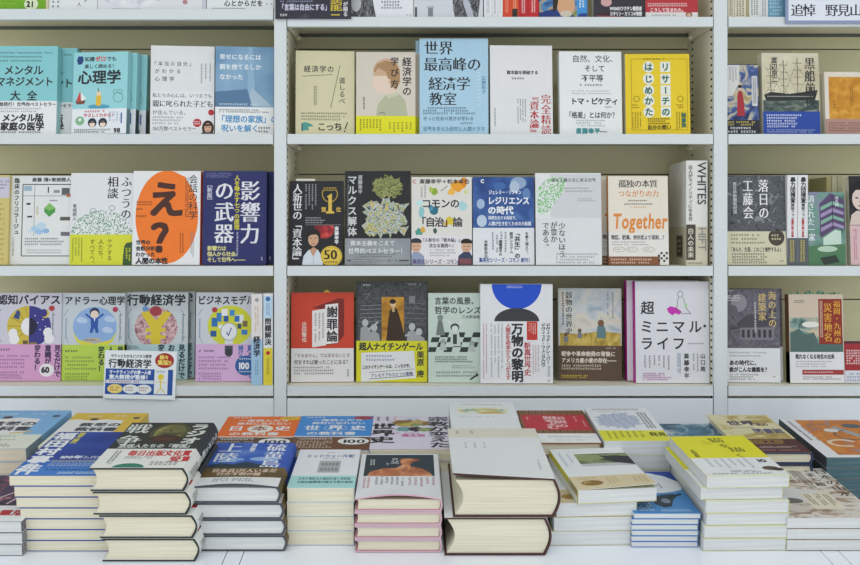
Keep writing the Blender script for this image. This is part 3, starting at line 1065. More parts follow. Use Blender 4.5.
def ob(c):
    for x, hat, shirt, hh in ((416, '#33363f', '#8f9db8', 246), (466.5, '#25221f', '#33405c', 246.5)):
        c.ell(x, hh, 5.2, 6.4, '#d0a88c')
        c.ell(x, hh - 4, 5.8, 3.8, hat, 0, 180); c.line(x - 5.6, hh - 3.6, x + 5.6, hh - 3.6, 1.2, hat)
        c.line(x - 3, hh, x - .8, hh, .5, INK); c.line(x + .8, hh, x + 3, hh, .5, INK); c.line(x - 1.6, hh + 3.4, x + 1.6, hh + 3.4, .5, '#8a4a42')
        c.poly([(x - 9, 266), (x - 8, 256), (x - 3, 252), (x + 3, 252), (x + 8, 256), (x + 9, 266)], shirt)
    c.th('『人新世の「資本論」』', 421, 238, 4.2, '#4a4460', .012, w=41)
    c.th('次なる実践へ！', 429, 243.5, 4.4, '#4a4460', .015, w=27)
    c.bars(430, 249, 458, 257, 3, '#8d88a0', fill=.35)
    c.th('集英社シリーズ・コモン', 412.5, 259, 5, '#5d4f7c', .012, w=46)
    c.rect(459, 258.5, 471.5, 264.5, '#7c4a52')
b = shelf_book('R2', 'paperback_book', 'white paperback splashed with orange and teal paint, two men along its foot', 411.5, 472, 177, T=18, s=20, design=d, cover='#dcdad4', obi=(235, '#dedce0', ob))
behind(b, 'copy just showing behind the paint-splashed white paperback', 3, 2, 1, 3)

BLUES = art('deep_blue_bokeh', [(.3, '#1f3f7c'), (.5, '#2f5496'), (.7, '#4a70ab')], 28, 'noise', 2, .5)
def d(c):
    c.rect(473, 177, 535, 228, BLUES)
    for x, y, rx, ry, k in ((519, 183, 8, 6, '#8fa6c6'), (515, 187, 5, 6, '#aebfd6'), (481, 204, 4, 5, '#9fb6d4'), (482, 221, 5, 6, '#b9cbdf'), (527, 194, 4, 6, '#5f83b8'), (500, 186, 6, 4, '#3f68a8')):
        c.ell(x, y, rx, ry, k)
    c.th('C', 481, 178.5, 5, '#dfe6ef', .04)
    c.th('ジェレミー・リフキン', 489, 190, 4.6, '#e4e9f0', .02, w=33)
    c.th('レジリエンス', 488, 196.5, 8.4, '#e8ecf2', .024, w=42)
    c.th('の時代', 488, 206, 8.6, '#e8ecf2', .024)
    c.th('再野生化する地球で、', 488.5, 216, 3.9, '#dfe5ee', .015, w=30)
    c.th('人類が生き抜くための大転換', 488.5, 221.5, 4.4, '#dfe5ee', .015, w=43)
def ob(c):
    c.tv('を乗り越えて、', 527, 232, 3.4, INK, .02); c.tv('「共生」の', 517.5, 230.5, 5.6, INK, .03); c.tv('経済システム', 511.5, 232, 3.6, INK, .02)
    c.bars(491, 232, 508, 254, 4, '#666b75', vert=True, fill=.35)
    c.tv('斎藤幸平氏', 500.5, 240, 3.2, INK, .02); c.tv('水野和夫氏', 486, 240, 3.6, INK, .02)
    c.th('集英社シリーズ・コモン 創刊！', 479, 257.5, 5, '#2c4a98', .016, w=53)
b = shelf_book('R2', 'paperback_book', 'deep blue bubble-patterned paperback with white lower band', 473, 534.5, 177, T=20, s=20, design=d, cover='#2f5496', spine_col='#3f6fa8', obi=(228, '#dde0e6', ob))

SPRAY = art('green_leaf_spray', [(0, '#74ba74'), (.46, '#74ba74'), (.48, '#d9e0dd')], 300, 'dots', const=True)
def d(c):
    c.rect(551, 174, 602, 218, '#cfd1d7')
    c.poly([(537.5, 190), (545, 181), (555, 176), (566, 178), (567, 186), (562, 195), (556, 203), (548, 212), (540, 217), (538, 210)], SPRAY)
    c.line(541, 184, 551, 202, .7, '#d9e6da')
    c.th('資本主義の次に来る世界', 552, 178, 4.2, '#4f545c', .006, w=45)
    c.bars(566, 187, 598, 193, 2, '#7d828a', fill=.35); c.bars(578, 198, 598, 202, 2, '#8d9299', fill=.4)
def ob(c):
    for t, x, y in (('少ないほう', 562.3, 222.5), ('が豊か', 554.2, 221.5), ('である。', 546, 222)):
        c.tv(t, x, y, 7.4, INK, .0, sp=.94, m=True)
    c.bars(556, 253, 599, 264, 4, '#858a92', fill=.4)
b = shelf_book('R2', 'paperback_book', 'white and pale grey paperback with a spray of small green leaves', 536, 602, 173, T=22, s=14, design=d, cover='#dfe2e3', obi=(218, '#dadde0', ob), pages=PG_WHITE)

def d(c):
    c.th('孤独の本質', 619, 179.5, 8.4, INK, .008, m=True, sp=.94)
    c.th('つながりの力', 619, 190, 7.4, '#d3813c', .006, m=True, w=41)
    for y, w in ((199.5, 20), (203, 28)):
        c.bars(639 - w / 2, y, 639 + w / 2, y + 2.6, 1, INK, gaps=False)
    c.bars(631, 206.5, 650, 208.5, 1, '#d3813c')
    c.th('Together', 613, 210, 21, '#dd8b3c', .016, w=55, tilt=.12)
def ob(c):
    c.th('喫煙、肥満、依存症より深刻…？', 611.5, 235, 4.9, INK, .018, w=55)
    c.bars(612, 241, 654, 246, 2, GR, fill=.35)
    for x in (619, 632, 649):
        c.ring(x, 249.5, 6, 2.6, .4, '#a9814e')
        c.bars(x - 4, 248.4, x + 4, 250.6, 1, GR)
    c.rect(609, 256.5, 660, 266, '#85553a')
    c.bars(611, 258, 655, 264.5, 2, '#d9c3ae', fill=.4)
    for i in range(4):
        for j in range(4):
            if (i + j) % 2:
                c.rect(658 + i * 2.6, 252 + j * 2.6, 660.2 + i * 2.6, 254.2 + j * 2.6, '#3a3634')
b = shelf_book('R2', 'paperback_book', 'cream paperback with orange English script across its middle', 609, 669, 176, T=18, s=18, yaw=-1, design=d, cover='#e4ddd0', spine='L', spine_col='#d38a34', obi=(233, '#e2e0dc', ob))
behind(b, 'copy of the cream and orange script paperback showing at its left', -13, 8)

def d(c):
    c.tv('白人がマイノリティになる日', 690.5, 165, 4.3, INK, .006, sp=1.0)
    c.bars(684.5, 180, 687.5, 218, 1, GR, vert=True)
    lay = c.lay()
    y = 162
    for ch in 'WHITES':
        c._put_glyph(ch, 696, y, 12.5, 12.2 * 1.0, INK, 0, False, lay, rot=True)
        y += glyph(ch)[2] * 12.2 * .93
    y = 227
    for ch in 'HIFT':
        c._put_glyph(ch, 697, y, 11.5, 12.2, '#8c8f8e', 0, False, lay, rot=True)
        y += glyph(ch)[2] * 12.2 * .93
    c.rect(686, 224.5, 695.5, 260, '#4a443c')
    c.tv('白人の未来', 690.8, 228, 6, '#d8d3c4', .012, sp=1.0)
    c.bars(688, 262, 706, 264.5, 1, '#77705f')
def sidep(c):
    for y in (172, 188, 205, 216):
        c.bars(40, y, 75, y + 6, 1, '#9a9c9a')
def sob(c):
    c.rect(44, 235, 82, 258, '#8a8274'); c.rect(49, 237, 76, 256, '#3c3832')
    c.bars(52, 239, 74, 254, 3, '#cfc8b4')
b = spine_book('R2', 'hardcover_book', 'tall thick white book standing spine-out beside the right upright', 686.5, 707.8, 160.5, spine='R', s=16, W=132, rnd=.002, cover='#dfe0dc', design=d,
               obi=(226.5, '#cfc8b3', sob))

STONE = art('grey_relief_photo', [(.3, '#2c3036'), (.45, '#5d6167'), (.55, '#474b52'), (.68, '#8a8d91'), (.8, '#3b3f45')], 60, 'noise', 5, 1.0)
def d(c):
    c.rect(728, 175.5, 787, 231.5, STONE)
    c.tv('落日の', 765, 179, 13.5, '#e6e7ea', .014, m=True, sp=1.0, xs=.8)
    c.tv('工藤会', 749.5, 179, 13.5, '#e6e7ea', .014, m=True, sp=1.0, xs=.8)
    c.tv('西日本新聞取材班', 736.3, 182, 4, '#c9cbcf', .01)
def ob(c):
    c.ell(777, 237.5, 8, 8.4, '#4a4038')
    c.bars(772, 234, 782, 241, 2, '#cfc8a4')
    c.bars(731, 233.5, 768, 245, 3, '#6c6a58', fill=.4)
    c.th('「あんた、生涯、このこと後悔するよ」', 730, 247, 5, INK, .015, w=53)
    c.bars(732, 253, 772, 264, 2, '#4c4a3c', fill=.5)
    c.bars(778, 260, 785, 262, 1, INK)
b = shelf_book('R2', 'paperback_book', 'dark grey photo-covered paperback with white brush lettering and cream lower band', 727.8, 786.6, 175.5, T=20, s=18, design=d, cover='#4a4e55', obi=(231.5, '#cfccb2', ob))

def dsp(x0):
    def d(c):
        c.tv('暴力団捜査', x0 + 5.6, 177, 5.4, INK, .03, sp=.95)
        c.tv('極秘ファイル', x0 + 5.4, 203, 3.6, INK, .02, sp=.95)
        c.tv('捜査四課の実像', x0 + 5.2, 219, 2.6, RED, .03)
        c.rect(x0, 238, x0 + 11, 266, '#5b6068')
        c.bars(x0 + 2.4, 240, x0 + 7.5, 262, 1, '#cdbb4e', vert=True, fill=.7, gaps=False)
    return d
for k, x in enumerate((787.3, 797.8)):
    spine_book('R2', 'paperback_book', ('first white spine with black lettering beside the dark grey photo-covered paperback', 'white spine with black lettering touching the green building paperback')[k],
               x, x + 10, 175, spine='L', s=17, W=125, cover='#dfe1e4', design=dsp(x), group='white spines beside the grey photo paperback', pages=PG_WHITE)
BLDG = art('green_purple_photo', [(.3, '#3e5a58'), (.5, '#6f9a8c'), (.62, '#8a7fa6'), (.75, '#b9d0c0')], 24, 'noise', 3, .8)
def d(c):
    c.rect(809, 192, 846.5, 266, BLDG)
    c.poly([(821, 204), (832, 193), (846, 200), (846, 228), (836, 229), (821, 238)], '#57466b')
    for k in range(4):
        c.poly([(822, 207 + k * 7), (834, 201 + k * 7), (845, 205 + k * 7), (845, 208 + k * 7), (834, 204.6 + k * 7), (822, 211 + k * 7)], '#9d8fb4' if k % 2 else '#7fae9c')
    c.line(834, 194, 834, 229, .8, '#35304a')
    c.poly([(824, 238), (836, 230), (842, 231), (842, 246), (824, 247)], '#c3d9cc')
    c.poly([(809, 246), (846, 244), (846, 266), (809, 266)], '#4f7a58')
    c.ell(828, 249, 10, 3, '#b3cdb9')
    c.poly([(820, 258), (836, 255), (840, 262), (824, 265)], '#2e3c38')
    c.tv('消された一家', 812.5, 195, 8.2, '#e3e8ea', .02, m=True, sp=.93, xs=.85)
    c.tv('北九州', 838.5, 196, 3.6, '#e3e8ea', .012)
shelf_book('R2', 'paperback_book', 'small green and purple paperback showing a concrete building', 808.8, 846.3, 192, T=13, s=18, design=d, cover='#5c7a74')
for k, x in enumerate((826.5, 832, 837.5)):
    spine_book('R2', 'paperback_book', ('left of three cream spines behind the building paperback', 'middle of three cream spines behind the building paperback', 'right of three cream spines behind the building paperback')[k],
               x, x + 5, 177 - k * .6, s=88, W=88, cover='#a9a487', spine_col='#c9c4a4' if k else '#b3ab7c', group='cream spines behind the building paperback')
def d(c):
    c.rect(851, 176, 890, 225, '#25252a')
    c.ell(862, 196, 12, 15, '#17171b'); c.ell(862, 199, 8, 11, '#d8c8c0')
    c.poly([(853, 196), (856, 187), (866, 186), (871, 196), (866, 190), (858, 190)], '#17171b')
    for x in (858.6, 865.4):
        c.ell(x, 198, 1.6, .8, '#2a2224')
    c.line(862, 199, 861.6, 203, .5, '#b39a90'); c.ell(862, 206, 2.2, .8, '#a05a58')
    c.poly([(850, 225), (853, 215), (858, 211), (866, 211), (872, 216), (876, 225)], '#d3c2ba')
def ob(c):
    c.bars(854, 229, 858, 262, 1, '#a55a66', vert=True, fill=.6); c.bars(861, 229, 886, 262, 4, '#a57a82', vert=True)
shelf_book('R2', 'paperback_book', 'black and pink book with a woman portrait at the right edge', 851, 890, 176, T=18, s=20, design=d, cover='#2a2a2e', obi=(225.5, '#d5b5ba', ob))

# ================================================================== shelf row 3 (lower row)
def series(c, x0, title, w, ty, size):
    c.th(title, x0 + 1.5, ty, size, INK, .02, w=w)
    c.line(x0 + 1.5, 316, x0 + 6, 309, .4, '#5c6a80'); c.line(x0 + 3, 336, x0 + 6.5, 343, .4, '#5c6a80')
    c.line(x0 + 60, 316, x0 + 55.5, 309, .4, '#5c6a80'); c.line(x0 + 60, 336, x0 + 56, 343, .4, '#5c6a80')
    c.bars(x0 + 2.6, 318, x0 + 5, 338, 1, '#5a80b5', vert=True, fill=.8, gaps=False)
    c.bars(x0 + 56.6, 314, x0 + 59.4, 340, 1, '#4a5a72', vert=True, fill=.8, gaps=False)
def band_text(c, x0, y0, colr):
    c.bars(x0 + 3, y0 + 3, x0 + 18, y0 + 6, 1, INK, fill=.7)
    c.bars(x0 + 3, y0 + 9, x0 + 36, y0 + 24, 3, colr, fill=.35)
    c.bars(x0 + 3, y0 + 26, x0 + 32, y0 + 34, 2, colr, fill=.5)
def d(c):
    series(c, -6, '認知バイアス', 64, 294.5, 10.6)
    c.ell(28, 327, 22, 21, '#3a3886', n=36); c.ell(28, 327, 22, 21, '#cbb648', 90, 270, n=24)
    for k in range(6):
        a = math.radians(100 + k * 26)
        c.line(28, 327, 28 + 21.5 * math.cos(a), 327 - 20.5 * math.sin(a), .5, '#7c6a2a')
    c.poly([(12, 318), (16, 310), (19, 312), (18, 320)], '#3a4a80')
    c.ell(28, 327, 8, 9, '#e6e6ea', 90, 270); c.ell(28, 327, 8, 9, '#23223f', 270, 450)
    c.ell(44, 314, 4, 4.4, '#cbb648'); c.ell(42.6, 313.2, 3.4, 4, '#3a3886')
    for x, y in ((12, 334), (47, 333)):
        c.ell(x, y, 4.6, 5, '#e6e6ea'); c.ell(x + 1.5, y + 6, 5, 5, '#e6e6ea')
    c.rect(22, 341, 27, 347, '#6a5a33'); c.rect(29, 343, 36, 347, '#8a7a3c')
    c.ell(50.5, 308.5, 3, 2.8, '#b13a44')
    for k in range(6):
        c.ell(34 + k * 2.6, 316 + (k * 7) % 17, .6, .6, '#e6e6ea')
def ob(c):
    band_text(c, -6, 346, '#83608a')
    for t, x in (('見るだけで', 57, ), ('意識が', 47.5), ('変わる！', 37)):
        c.tv(t, x, 345.5, 6.8, '#46365a', .03, sp=.95)
    c.ell(46.5, 371, 7.4, 6.6, '#e6e3ea'); c.th('60', 41, 366.5, 8, INK, .04, sp=.95)
b = shelf_book('R3', 'paperback_book', 'lavender paperback with a half yellow half navy circle, pink lower band', -6, 60.5, 293, T=16, s=52, lean=9, design=d, cover='#c9c9d6', obi=(345, '#d49fcb', ob), pages=PG_WHITE, box=(-6, 293, 60.5, 382))
def d(c):
    series(c, 61.5, 'アドラー心理学', 61, 296, 9.2)
    c.ell(94, 327, 22, 20, '#8eafdd', n=36)
    c.poly([(72, 332), (78, 340), (94, 344), (110, 340), (116, 332), (112, 342), (102, 348), (86, 348), (76, 342)], '#d8d348')
    for x, y in ((80, 320), (108, 319), (106, 330)):
        c.ell(x, y, 4.5, 3, '#b9cdea'); c.ell(x + 3, y + 1, 3.4, 2.4, '#b9cdea')
    c.ell(93.5, 312.5, 5, 4.8, '#2b3358'); c.ell(93.5, 314.6, 4, 4, '#e6d3c6')
    c.line(90, 318.5, 84.5, 314, 2, '#2d57a8'); c.line(97, 318.5, 102.5, 314, 2, '#2d57a8')
    c.poly([(89.5, 318), (97.5, 318), (97, 327), (98, 333), (95, 333), (93.5, 328), (91.5, 333), (88.8, 333), (90, 327)], '#2d57a8')
    c.poly([(92.6, 318), (94.6, 318), (93.6, 322)], WH)
    c.ell(92, 340.5, 9, 2.6, '#b8b0a4'); c.bars(84, 339, 100, 342, 1, '#5d5a58')
    c.ell(114.3, 309.5, 2.8, 2.7, '#b13a5a')
def ob(c):
    band_text(c, 61.5, 347, '#5f8248')
    for t, x in (('見るだけで', 120, ), ('人生が', 110.5), ('変わる！', 101)):
        c.tv(t, x, 346.5, 6.6, '#2f4a3a', .03, sp=.95)
b = shelf_book('R3', 'paperback_book', 'pale paperback with a boy in blue on a sky circle, lime lower band', 61.2, 124, 293, T=16, s=55, lean=9, design=d, cover='#c6ced5', obi=(345, '#b8d255', ob), pages=PG_WHITE, box=(61.2, 293, 124, 381))
PINKD = art('dusty_pink_swirls', [(.35, '#8f5a66'), (.5, '#c9a3a8'), (.65, '#dbc3c2')], 95, 'noise', 3, 1.5)
def d(c):
    series(c, 124.5, '行動経済学', 59, 294, 11.8)
    c.ell(155.5, 327.5, 21.5, 20.5, PINKD, n=36)
    c.ell(155, 311, 6, 5, '#a9404a')
    c.ell(144.5, 308.8, 3, 2.8, '#6f9ed0')
    c.poly([(140, 313), (147, 310.5), (160, 326), (150, 328)], '#dcc638')
    c.poly([(164, 310.5), (171, 313), (160, 328), (151, 325)], '#dcc638')
    c.rect(150.5, 324, 160, 344, '#dcc638')
    c.rect(145, 328, 165, 331.5, '#dcc638'); c.rect(145, 335, 165, 338.5, '#dcc638')
def ob(c):
    c.bars(127, 345.5, 140, 349, 1, INK, fill=.7)
    for t, x in (('見るだけで', 181.5, ), ('お金が', 171), ('変わる！', 161)):
        c.tv(t, x, 344, 7, '#2f4452', .03, sp=.98)
b = shelf_book('R3', 'paperback_book', 'pale blue paperback with a big yellow yen sign, behind the small promo card', 124.3, 187.3, 292.5, T=17, s=72, lean=9, design=d, cover='#c9d2d8', obi=(344, '#b7d3da', ob), pages=PG_WHITE, box=(124.3, 292.5, 187.3, 379))
behind(b, 'copy at the right behind the yen sign paperback', 11, 1, 1, -1)
def d(c):
    series(c, 195.5, 'ビジネスモデル', 57, 295.5, 9.6)
    c.ell(229.5, 326, 22.5, 20.5, '#cfd23c', n=36)
    for x, y, w, h, k in ((211, 318, 6, 9, '#2f6fb5'), (216, 313, 5, 9, '#3a7fc0'), (221, 309, 6, 7, '#e6e8ea'), (223, 316, 5, 6, '#2c5a9c'), (229, 310, 5, 6, '#3f8cc8'), (235, 315, 8, 8, '#dfe6ea'),
                          (234, 316, 5, 6, '#2f6fb5'), (242, 321, 5, 6, '#7a6a4a'), (210, 331, 6, 6, '#2c5a9c'), (241, 330, 6, 5, '#3a7fc0'), (237, 324, 4, 5, '#35516e'), (218, 325, 4, 4, '#e6e8ea')):
        c.rect(x, y, x + w, y + h, k)
    c.ell(228.5, 332, 8.5, 9, '#e4e8ec'); c.rect(224.5, 339, 232.5, 351, '#d8dde0')
    c.ring(228.5, 332, 8.5, 9, .6, '#7f8ea0')
    c.line(226, 332, 228, 336, 1, '#2c5a9c'); c.line(231, 328, 228, 336, 1, '#2c5a9c')
    for k in range(3):
        c.line(224.5, 352 + k * 1.6, 232.5, 352 + k * 1.6, .8, '#4a4f5a')
    c.ell(214, 310, 2.8, 2.7, '#b13a44')
def ob(c):
    band_text(c, 195.5, 347, '#8a5f9a')
    c.tv('見るだけで', 250, 345.5, 6.8, '#3a6fb0', .03)
    c.tv('儲け方が', 240.5, 345.5, 5.4, '#3a6fb0', .02, sp=.9)
    c.rect(224.5, 346, 232.5, 352, '#4a4f5a'); c.ell(228.5, 353, 4, 4, '#3a3d46')
    c.ell(245.5, 366, 10.5, 10, '#2f62a3', n=32); c.bars(239, 358, 252, 361, 1, '#cfe0f0', gaps=False)
    c.th('100', 237.6, 361.5, 9, '#e8eef4', .035, xs=.9); c.bars(239, 371, 252, 373.5, 1, '#cfe0f0', gaps=False)
b = shelf_book('R3', 'paperback_book', 'lilac paperback with a light bulb in a yellow-green circle', 195.3, 258.5, 292.5, T=16, s=46, lean=9, design=d, cover='#cbd0d8', obi=(344.5, '#d6b1dc', ob), pages=PG_WHITE, box=(195.3, 292.5, 258.5, 382))
def d(c):
    c.rect(251.3, 339, 262.5, 386, '#9ec3e0')
    c.ell(256.8, 300, 2, 2, '#9a9aa6'); c.bars(254.6, 306, 259, 336, 2, '#c08f6a', vert=True, fill=.4)
    c.tv('経済学', 256.8, 336, 7.0, INK, .025, sp=.98)
    c.bars(255, 360, 258.5, 378, 1, '#557fa5', vert=True, fill=.6)
spine_book('R3', 'paperback_book', 'white and pale blue spine standing in front of the light bulb paperback', 251.3, 262.3, 294, s=6, W=60, spine='L', design=d, cover='#e0dcdb', pages=PG_WHITE, group='spines beside the left upright')
def d(c):
    c.rect(263.5, 296, 272.5, 318, '#bcd6ea'); c.rect(263.5, 348, 272.5, 386, '#dfd13c')
    c.ell(268, 299, 2.4, 2.4, '#3f6fa8'); c.bars(266, 303, 270, 316, 1, '#4f7fb5', vert=True, fill=.6)
    c.tv('問題解決', 268, 318, 6.8, INK, .025, sp=1.0)
    c.ell(268, 353, 2, 2, RED); c.bars(266.4, 357, 269.6, 378, 1, '#7a6a20', vert=True, fill=.6)
spine_book('R3', 'paperback_book', 'white and yellow spine tight against the left upright', 263.3, 272.8, 293.5, s=6, W=60, spine='L', design=d, cover='#dfe3e6', pages=PG_WHITE, group='spines beside the left upright')

def d(c):
    c.poly([(312, 308), (326, 303), (338, 298.5), (344, 299), (344, 336), (338, 344), (326, 346), (326, 310)], '#7b2620')
    c.poly([(312, 311), (324, 309), (326, 309), (326, 346), (312, 348)], '#e4e2e2')
    c.poly([(325, 305), (338, 303.5), (338, 343.5), (325, 345)], '#e6e4e4')
    c.tv('謝罪論', 332, 306.5, 11.6, INK, .02, sp=1.06, xs=.98)
    c.bars(313.5, 313, 325, 344, 3, '#8a7a78', vert=True, fill=.35)
    c.tv('古田徹也', 304, 322, 5.2, '#e6d6cf', .01)
def ob(c):
    c.th('「すみません」では済まないとき', 293, 354, 4.4, '#8a6a72', .008, w=57)
    c.th('何をすれば謝ったことになる？', 294, 360.3, 5.2, '#4a4448', .008, w=56)
    c.bars(294, 367, 343, 376, 3, '#5d585c', fill=.4); c.tv('柏書房', 348, 370, 2.6, GR)
b = shelf_book('R3', 'paperback_book', 'red paperback with white block title and white lower band', 291, 353.7, 292.5, T=19, s=34, lean=10, yaw=3, design=d, cover='#c9442f', obi=(349, '#dedddf', ob), box=(291, 292.5, 353.7, 383))
m = MB()
N = 14
m.face([(.074 + .0085 * math.cos(math.pi * i / N), .006, .178 + .014 * math.sin(math.pi * i / N)) for i in range(N + 1)][::-1], '#c9a94a')
m.face([(.074 + .0085 * math.cos(math.pi * i / N), .0064, .178 + .014 * math.sin(math.pi * i / N)) for i in range(N + 1)], '#c9a94a')
m.build('order_slip', b)

ENGR = art('grey_etching', [(.3, '#2a2d31'), (.45, '#54585c'), (.55, '#34373b'), (.7, '#6a6d6f')], 70, 'noise', 5, 1.0)
OCHRE = art('ochre_light', [(.3, '#8a5a1e'), (.5, '#b98428'), (.7, '#cfa143')], 30, 'noise', 3, .6)
def d(c):
    c.rect(358, 282, 427, 341, ENGR)
    for k in range(5):
        c.line(360, 306 + k * 4, 382, 305 + k * 4, .7, '#7d8084'); c.line(404, 303 + k * 5, 426, 304 + k * 5, .7, '#6a6d71')
    c.rect(381.5, 297, 404, 341, OCHRE)
    c.poly([(386, 341), (388, 322), (389.5, 311), (393, 307), (397, 309), (400, 318), (403, 330), (406, 341)], '#3a2a1e')
    c.ell(393, 304, 2.8, 3.6, '#d9bd94'); c.ell(392.6, 301.6, 3.2, 2.4, '#2a2018'); c.rect(392, 307, 394.5, 312, '#c9a97c')
    for x, y in ((365, 325), (374, 330), (412, 329), (419, 334)):
        c.ell(x, y - 2, 3.2, 3.8, '#b3b6b8'); c.poly([(x - 5, 341), (x - 4.5, y + 3), (x, y + 1), (x + 5, y + 4), (x + 6, 341)], '#9da0a3')
    c.line(368, 330, 378, 322, 1.8, '#b3b6b8'); c.line(410, 334, 405, 336, 1.6, '#b3b6b8')
    c.bars(360, 283.5, 373, 287, 1, '#c9cbcd'); c.bars(408, 283, 425, 286, 1, '#a9abad')
    c.rect(409, 296, 415, 303, '#7c7f82')
def ob(c):
    c.th('超人ナイチンゲール', 359, 342.5, 8.2, INK, .03, w=64)
    c.poly([(361, 353), (414, 351), (416, 378), (361, 382)], '#dddfe2')
    c.bars(366, 354.5, 398, 362, 2, '#7d7fae', fill=.4)
    c.th('このナイチンゲールは、こっちだぞ。', 362, 365.5, 4, INK, .03, w=50, drop=-.12)
    c.th('アレもケアもひとつの衝動', 371, 373.5, 4.2, '#4a4f8a', .01, w=42, drop=-.18)
    c.line(369, 379, 414, 375.6, .5, INK); c.line(369, 372.6, 414, 369, .4, INK)
    c.tv('栗原', 420.5, 351, 7.6, INK, .015); c.tv('康', 420.5, 370, 7.6, INK, .015)
b = shelf_book('R3', 'paperback_book', 'dark etching-covered paperback with a robed figure in gold light, yellow lower band', 356.2, 427.3, 281.5, T=19, s=40, lean=9, yaw=-1, design=d, cover='#3a3d41', obi=(341, '#d2cf2a', ob), box=(356.2, 281.5, 427.3, 382))

def d(c):
    c.th('言葉の風景、', 434.5, 297, 8, INK, .01, w=44); c.th('哲学のレンズ', 434.5, 306.5, 8, INK, .01, w=47)
    c.th('三木那由他', 462, 315.5, 3.6, INK, .006)
    for i in range(6):
        for j in range(4):
            if (i + j) % 2:
                x0, x1 = 432 + i * 8 - j * 1.5, 440 + i * 8 - j * 1.5
                c.poly([(x0 + 1.5, 333 + j * 5), (x1 + 1.5, 333 + j * 5), (x1, 338 + j * 5), (x0, 338 + j * 5)], '#2f3a38')
    c.poly([(436, 336), (438, 322), (440, 316.5), (442.5, 322), (445, 336)], '#6f7a78'); c.ell(440.3, 318, 3, 3, '#828d8a')
    c.ell(455, 328, 4.4, 4, '#3a4442'); c.ell(455, 329.2, 3.2, 3, '#d5ddd8'); c.poly([(450, 347), (451.5, 333), (459, 333), (461, 347)], '#c5d0ca')
    c.poly([(449, 325), (447, 320), (452, 323)], '#d5ddd8'); c.poly([(461, 325), (464, 319), (459, 323)], '#d5ddd8')
    c.poly([(453, 335), (457, 335), (457, 345), (453, 345)], '#33403d')
    for x, y in ((443, 346), (472, 348)):
        c.ell(x, y - 4, 2.6, 2.6, '#9aa5a0'); c.poly([(x - 4, y + 5), (x - 2, y - 2), (x + 2, y - 2), (x + 4, y + 5)], '#b3beb8')
    c.bars(435, 357, 476, 364, 2, '#34403d', fill=.5); c.bars(452, 366, 478, 370, 2, '#6f7d78', fill=.35); c.bars(436, 372, 480, 379, 2, '#6f7d78', fill=.4)
    c.line(470, 381, 476, 377, 1.6, INK); c.ell(477, 376, 1.4, 1.4, INK)
b = shelf_book('R3', 'paperback_book', 'pale mint paperback with a drawn chessboard and chess pieces', 428.3, 483, 293, T=17, s=30, lean=9, design=d, cover='#c3d3ca', box=(428.3, 293, 483, 384), pages=PG_WHITE)

def d(c):
    c.ell(517, 284.2, 25, 25.5, '#1f4fc6', 180, 360, n=32)
    c.bars(507, 285.5, 527, 288.5, 2, '#cfd9f0', fill=.4)
    c.ell(517, 322, 22.5, 13.5, '#3b3b3f', 0, 180, n=28)
def ob(c):
    c.tv('万物の黎明', 517.5, 323.5, 12.2, INK, .03, sp=.985)
    c.tv('人類史を根本からくつがえす', 508.3, 324, 5.2, '#b23a3e', .012, h=57)
    c.tv('新真世界史', 527.6, 343, 7.2, '#b23a3e', .012, h=34)
    c.rect(527, 322.2, 537.6, 341, '#c23a32'); c.bars(528.5, 324, 536.5, 336, 4, '#e8cfc8', vert=True, fill=.4)
    c.tv('デヴィッド・グレーバー', 548.2, 324, 4.6, INK, .016, h=41); c.tv('デヴィッド・ウェングロウ', 543.4, 324, 4.4, INK, .016, h=44)
    c.tv('酒井隆史 訳', 549, 367, 2.8, GR)
    c.bars(482.5, 324, 488, 382, 2, '#b2585a', vert=True, fill=.3); c.bars(490, 324, 504, 380, 4, '#8d9198', vert=True, fill=.3)
    c.bars(532, 346, 540, 380, 3, '#a96a6c', vert=True, fill=.3)
b = shelf_book('R3', 'hardcover_book', 'large white book with a blue half-disc meeting a black dome', 480.5, 553, 284, T=46, s=16, lean=6, design=d, cover='#dfe1e5', obi=(322, '#dfe1e5', ob), box=(480.5, 284, 553, 385), pages=PG_WHITE)

SKY = art('painted_cloudy_sky', [(.3, '#93a7b5'), (.48, '#c5ccd0'), (.62, '#d9d3c4'), (.8, '#a9b4ba')], 22, 'noise', 3, .6)
WHEAT = art('painted_wheat', [(.3, '#8a7433'), (.5, '#c0a548'), (.7, '#d9c678')], 110, 'noise', 4, .6, (1, 1, .4))
def d(c):
    c.rect(560, 289, 621, 346, SKY)
    c.poly([(560, 333), (580, 334), (600, 331), (621, 333), (621, 346), (560, 346)], WHEAT)
    c.poly([(597, 338), (597.5, 327), (600, 324), (604, 324.5), (606, 329), (606, 338)], '#5d8288'); c.ell(601.3, 323, 3.2, 3.4, '#7a5a40')
    for x, y in ((580, 332), (566, 336)):
        c.ell(x, y - 1.5, 1.8, 2, '#6b5340'); c.poly([(x - 2.4, y + 6), (x - 1.8, y), (x + 1.8, y), (x + 2.6, y + 6)], '#7a7f86')
    c.tv('穀物の世界史', 569.3, 291.5, 7.2, INK, .014, m=True)
    c.bars(562, 292, 565, 326, 1, INK, vert=True, fill=.5, gaps=False); c.bars(606, 292, 616, 322, 2, '#7d8288', vert=True, fill=.25)
def ob(c):
    c.bars(606, 347, 618, 349, 1, '#cfc4b4')
    c.th('戦争や革命勃発の背後に', 561.5, 351, 5.2, '#e6ded2', .02, w=54); c.th('アメリカ産小麦の存在――', 561.5, 357.5, 5.2, '#e6ded2', .02, w=55)
    c.bars(561.5, 364, 614, 370, 2, '#d0c4b2', fill=.45); c.bars(561, 374.5, 592, 378, 1, '#d8bd3c', fill=.6)
b = shelf_book('R3', 'paperback_book', 'painted wheat field paperback with brown lower band', 558.6, 622, 288.3, T=20, s=62, lean=9, yaw=-3, design=d, cover='#c5cac8', obi=(345.5, '#5c4a3a', ob), box=(558.6, 288.3, 622, 380))

